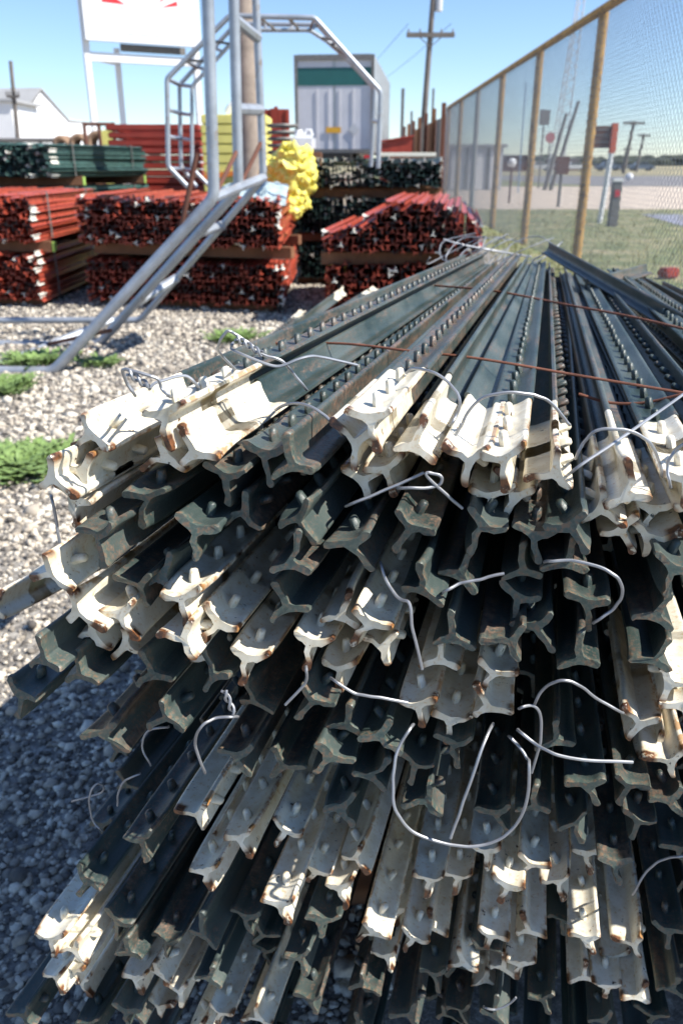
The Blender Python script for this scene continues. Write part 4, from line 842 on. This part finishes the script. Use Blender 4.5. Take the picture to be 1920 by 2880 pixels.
# ------------------------------------------------------------------ chain link fence
fx0, fx1 = 2.64, 2.95; fy0, fy1 = 3.2, 25.0; FH = AT(1390, 20, 9.5).z
def fxy(y): return fx0+(fx1-fx0)*(y-9.5)/(25-9.5)
rt = onthing('chain_link_fence', 'chain link fence with rusty yellow pipe rail running into the distance', 'fence', (0, 0, 0))
MB().tube([(fxy(y), y, FH) for y in (fy0, 8, 12, 18, fy1)], .045, 10).build('top_rail', M['railrust'], rt)
for i, y in enumerate((2.9, 5.9, 9.5, 12.65, 15.8, 18.9, 22.0, 25.0)):
    MB().tube([(fxy(y)+.01, y+.06, -.05), (fxy(y)+.02, y+.06, FH-.02)], .052, 12).build('post', M['postpale'] if i == 5 else M['railrust'], rt)
mb = MB(); P = .078; n = int((fy1-fy0)/P); r = .0025; step = FH-.06
segs = []
for i in range(-int(step/P)-1, n+1):
    for sgn in (1, -1):
        ya, yb = fy0+i*P, fy0+i*P+step; za, zb_ = .03, .03+step
        if ya < fy0: za += fy0-ya; ya = fy0
        if yb > fy1: zb_ -= yb-fy1; yb = fy1
        if yb <= ya: continue
        if sgn < 0: za, zb_ = step+.06-za, step+.06-zb_
        off = .0018*sgn; k2 = 1/math.sqrt(2)*r
        A = Vector((fxy(ya)-.055+off, ya, za)); B = Vector((fxy(yb)-.055+off, yb, zb_)); s = Vector((0, sgn, -1)).normalized()*r if True else None
        u = Vector((1, 0, 0))*r; s = Vector((0, -sgn, 1)).normalized()*r
        vs = [A+u, A+s, A-u, A-s, B+u, B+s, B-u, B-s]; mb.add(vs, [(j, (j+1) % 4, 4+(j+1) % 4, 4+j) for j in range(4)])
mb.build('mesh', M['link'], rt, smooth=False)
# rusty corrugated fence continuing behind
rt = onthing('scrap_fence', 'rusty brown scrap metal fence continuing past the chain link', 'fence', (0, 0, 0))
for i in range(16):
    y = 25.6+i*1.15; x = 2.95-.012*i; h = FH*random.uniform(.88, 1.03)*(1-.012*i)
    mb = MB(); nn = 10; pr = []
    for j in range(nn+1): pr.append((x+.03*(j % 2), y+1.1*j/nn))
    vs = [(a, b_, z) for z in (0, h) for a, b_ in pr]; mb.add(vs, [(j, j+1, nn+2+j, nn+1+j) for j in range(nn)])
    o = mb.build('sheet', [M['darkrust'], M['coil'], M['darkrust'], M['wood']][i % 4], rt, smooth=False); o.modifiers.new('s', 'SOLIDIFY').thickness = .006
for i in range(7):
    y = 25.5+i*2.6; MB().box((2.88, y, FH*.53), (.12, .12, FH*1.06), bev=.01).build('post', M['wood'] if i % 2 else M['darkrust'], rt)
# ------------------------------------------------------------------ beyond the fence
rt = onthing('metal_shed', 'long pale metal shed beyond the fence', 'shed', (AT(1030, 400, 40).x, 40, 0)); wsh = AT(1152, 400, 40).x-AT(1030, 400, 40).x; hsh = AT(1100, 338, 40).z
MB().box((wsh/2, 3, hsh/2), (wsh, 6, hsh), bev=.02).build('wall', M['shed'], rt); MB().box((wsh/2, 3, hsh+.06), (wsh+.3, 6.3, .12), bev=.01).build('roof', M['roof'], rt)
for x in (wsh*.12, wsh*.55, wsh*.85): MB().box((x, -.02, hsh*.45), (wsh*.16, .05, hsh*.85)).build('door', M['signwhite'], rt)
for x in (.33, .72): MB().box((wsh*x, -.02, hsh*.5), (.12, .06, hsh*.95)).build('downpipe', M['coil'], rt)
def signpost(label, x, ytop, ybot, Y, w_, h_, mat, post='coil', zb=None, name='road_sign', lines=0):
    t = AT(x, (ytop+ybot)/2, Y); rt = onthing(name, label, 'sign', (t.x, Y, 0)); top = AT(x, ytop, Y).z; bot = AT(x, ybot, Y).z
    MB().box((0, 0, (top+bot)/2), (w_, .05, top-bot), bev=.008).build('panel', M[mat], rt); bar(Vector((0, .05, 0)), Vector((0, .05, bot+.02)), .045, post, rt, 'post')
    for k_ in range(lines): MB().box((0, -.03, bot+(top-bot)*(k_+1)/(lines+1)), (w_*.75, .01, (top-bot)*.06)).build('text_line', M['coil'], rt)
    return rt
signpost('grey square back of a road sign seen through the fence', 1250, 252, 287, 44, .5, 0, 'coil')
signpost('brown notice board on a grey post beyond the fence', 1291, 359, 400, 24, .36, 0, 'darkrust')
c = AT(1263, 316, 48); rt = onthing('stop_sign', 'faded red octagonal sign beyond the fence', 'sign', (c.x, 48, 0)); MB().tube([(0, -.02, c.z), (0, .02, c.z)], .28, 8).build('panel', simple('sun_faded_red', (.45, .17, .17)), rt); bar(Vector((0, .05, 0)), Vector((0, .05, c.z-.3)), .04, 'coil', rt, 'post')
Yo = 17.5; a = AT(1393, 505, Yo); top = AT(1400, 283, Yo); bot = AT(1395, 352, Yo)
rt = onthing('orange_marker', 'orange red marker sign on a white post beyond the fence', 'sign', (AT(1397, 350, Yo).x, Yo, 0))
MB().box((.06, 0, (top.z+bot.z)/2), (.12, .10, top.z-bot.z), bev=.01).build('orange_panel', M['orangesign'], rt); bar(Vector((-.02, .0, 0)), Vector((.05, .0, bot.z)), .055, 'signwhite', rt, 'post')
mb = MB(); zc = top.z-.05
mb.box((-.17, .02, zc-.02-(top.z-bot.z)*.33), (.34, .02, (top.z-bot.z)*.74))
mb.build('notice_board', M['darkrust'], rt)
for k_ in range(3): MB().box((-.17, .005, zc-.06-k_*(top.z-bot.z)*.2), (.26, .006, .022)).build('pale_stripe', M['coil'], rt)
c = AT(1405, 510, Yo-1); rt = onthing('utility_box', 'slim grey meter box with white cap at the foot of the orange marker', 'utility box', (c.x, Yo-1, 0)); z1 = AT(1405, 418, Yo-1).z
MB().box((0, 0, z1/2), (.17, .15, z1), bev=.015).build('body', M['coil'], rt); MB().box((0, 0, z1+.03), (.2, .18, .06), bev=.012).build('cap', M['signwhite'], rt); MB().box((0, -.08, z1*.75), (.09, .02, .12)).build('label_plate', M['signred'], rt)
c = AT(1175, 374, 27); rt = onthing('marker_post', 'thin post with round white cap beyond the fence', 'marker post', (c.x, 27, 0)); bar(Vector((0, 0, 0)), Vector((0, 0, c.z)), .035, 'darkrust', rt, 'post'); mb = MB(); lump(mb, (0, 0, c.z), .14, 1, .02, 2); mb.build('cap', M['signwhite'], rt)
c = GP(1532, 640); o = MB(); o.box(c+Vector((0, 0, .06)), (.20, .14, .10), Matrix.Rotation(.4, 3, 'Z'), bev=.02); o = o.build('red_brick', M['redpanel']); tag(o, 'faded red block lying in the grass by the right edge', 'block')
def car(x, y, Y, mat, label):
    c = AT(x, y, Y); rt = onthing('parked_car', label, 'car', (c.x, Y, 0), 'parked cars beyond the fence'); L, Wd = 4.4, 1.75
    pr = [(-2.2, .35), (-2.2, .85), (-1.9, .98), (-1.3, 1.02), (-.75, 1.45), (.65, 1.48), (1.25, 1.0), (2.0, .9), (2.2, .7), (2.2, .35)]; mb = MB(); n = len(pr)
    mb.add([(px, yy, pz) for yy in (-Wd/2, Wd/2) for px, pz in pr], [tuple(range(n)), tuple(range(2*n-1, n-1, -1))]+[(i, (i+1) % n, n+(i+1) % n, n+i) for i in range(n)]); mb.build('body', M[mat], rt)
    for s in (-1, 1):
        mb = MB(); mb.add([(px, s*(Wd/2+.006), pz) for px, pz in [(-1.15, 1.04), (-.68, 1.40), (.58, 1.42), (1.05, 1.03)]], [(0, 1, 2, 3)]); mb.build('window', M['glass'], rt, smooth=False)
        for px in (-1.4, 1.4):
            wh = MB().tube([(px, s*(Wd/2-.2), .33), (px, s*(Wd/2+.02), .33)], .33, 16).build('wheel', M['rubber'], rt)
for a in [(1190, 386, 160, 'carwhite', 'leftmost white car parked on the road beyond the fence'), (1236, 386, 160, 'carwhite', 'white car parked left of the lattice mast'), (1318, 388, 150, 'carwhite', 'white car parked right of the brown notice board'), (1395, 388, 160, 'carblue', 'blue grey car parked behind the orange marker'), (1470, 390, 160, 'carblue', 'blue grey car far right beyond the road')]: car(*a)
c = AT(1445, 398, 60); mb = MB(); lump(mb, (c.x, 60, .3), .27, 3, .05, 2); o = mb.build('white_drum', M['signwhite']); tag(o, 'small white drum standing across the road', 'drum')
# low buildings at horizon
for i, (x0_, x1_, yt, Y, mt, lb) in enumerate([(1150, 1215, 358, 150, 'darkrust', 'long low brown building on the horizon behind the fence'), (1270, 1330, 366, 170, 'darkrust', 'small brown building on the horizon right of the mast')]):
    a, b_ = AT(x0_, yt, Y), AT(x1_, yt, Y); rt = onthing('low_building', lb, 'building', (a.x, Y, 0)); MB().box(((b_.x-a.x)/2, 3, a.z/2), (b_.x-a.x, 6, a.z)).build('wall', M[mt], rt); MB().box(((b_.x-a.x)/2, 3, a.z+.1), (b_.x-a.x+.6, 6.6, .2)).build('roof', M['roof'], rt)
# far treeline: one mass
mb = MB(); rr = random.Random(9)
for i in range(420):
    x = rr.uniform(-700, 1000); y = rr.uniform(620, 700); h = rr.uniform(3.5, 7.5); 
    lump(mb, (x, y, h*.4), h*.9, i*1.7, .5, 2, (1.8, 1, .7))
o = mb.build('treeline', M['treeline'], smooth=False); tag(o, 'dark line of distant scrub trees along the horizon', 'trees', kind='stuff')
# power lines
for i, (dx, sg) in enumerate(((-.95, 1.0), (.95, 1.0))):
    p = AT(985, 68, Yp)+Vector((dx, -.2, .2)); q = Vector((p.x-6+i, 160, 12)); pts = [p+(q-p)*t/10+Vector((0, 0, -4*(t/10)*(1-t/10))) for t in range(11)]
    o = MB().tube(pts, .012, 5).build('power_line', M['rubber']); tag(o, ['left', 'right'][i]+' power line running from the crossarm of the utility pole', 'power line')
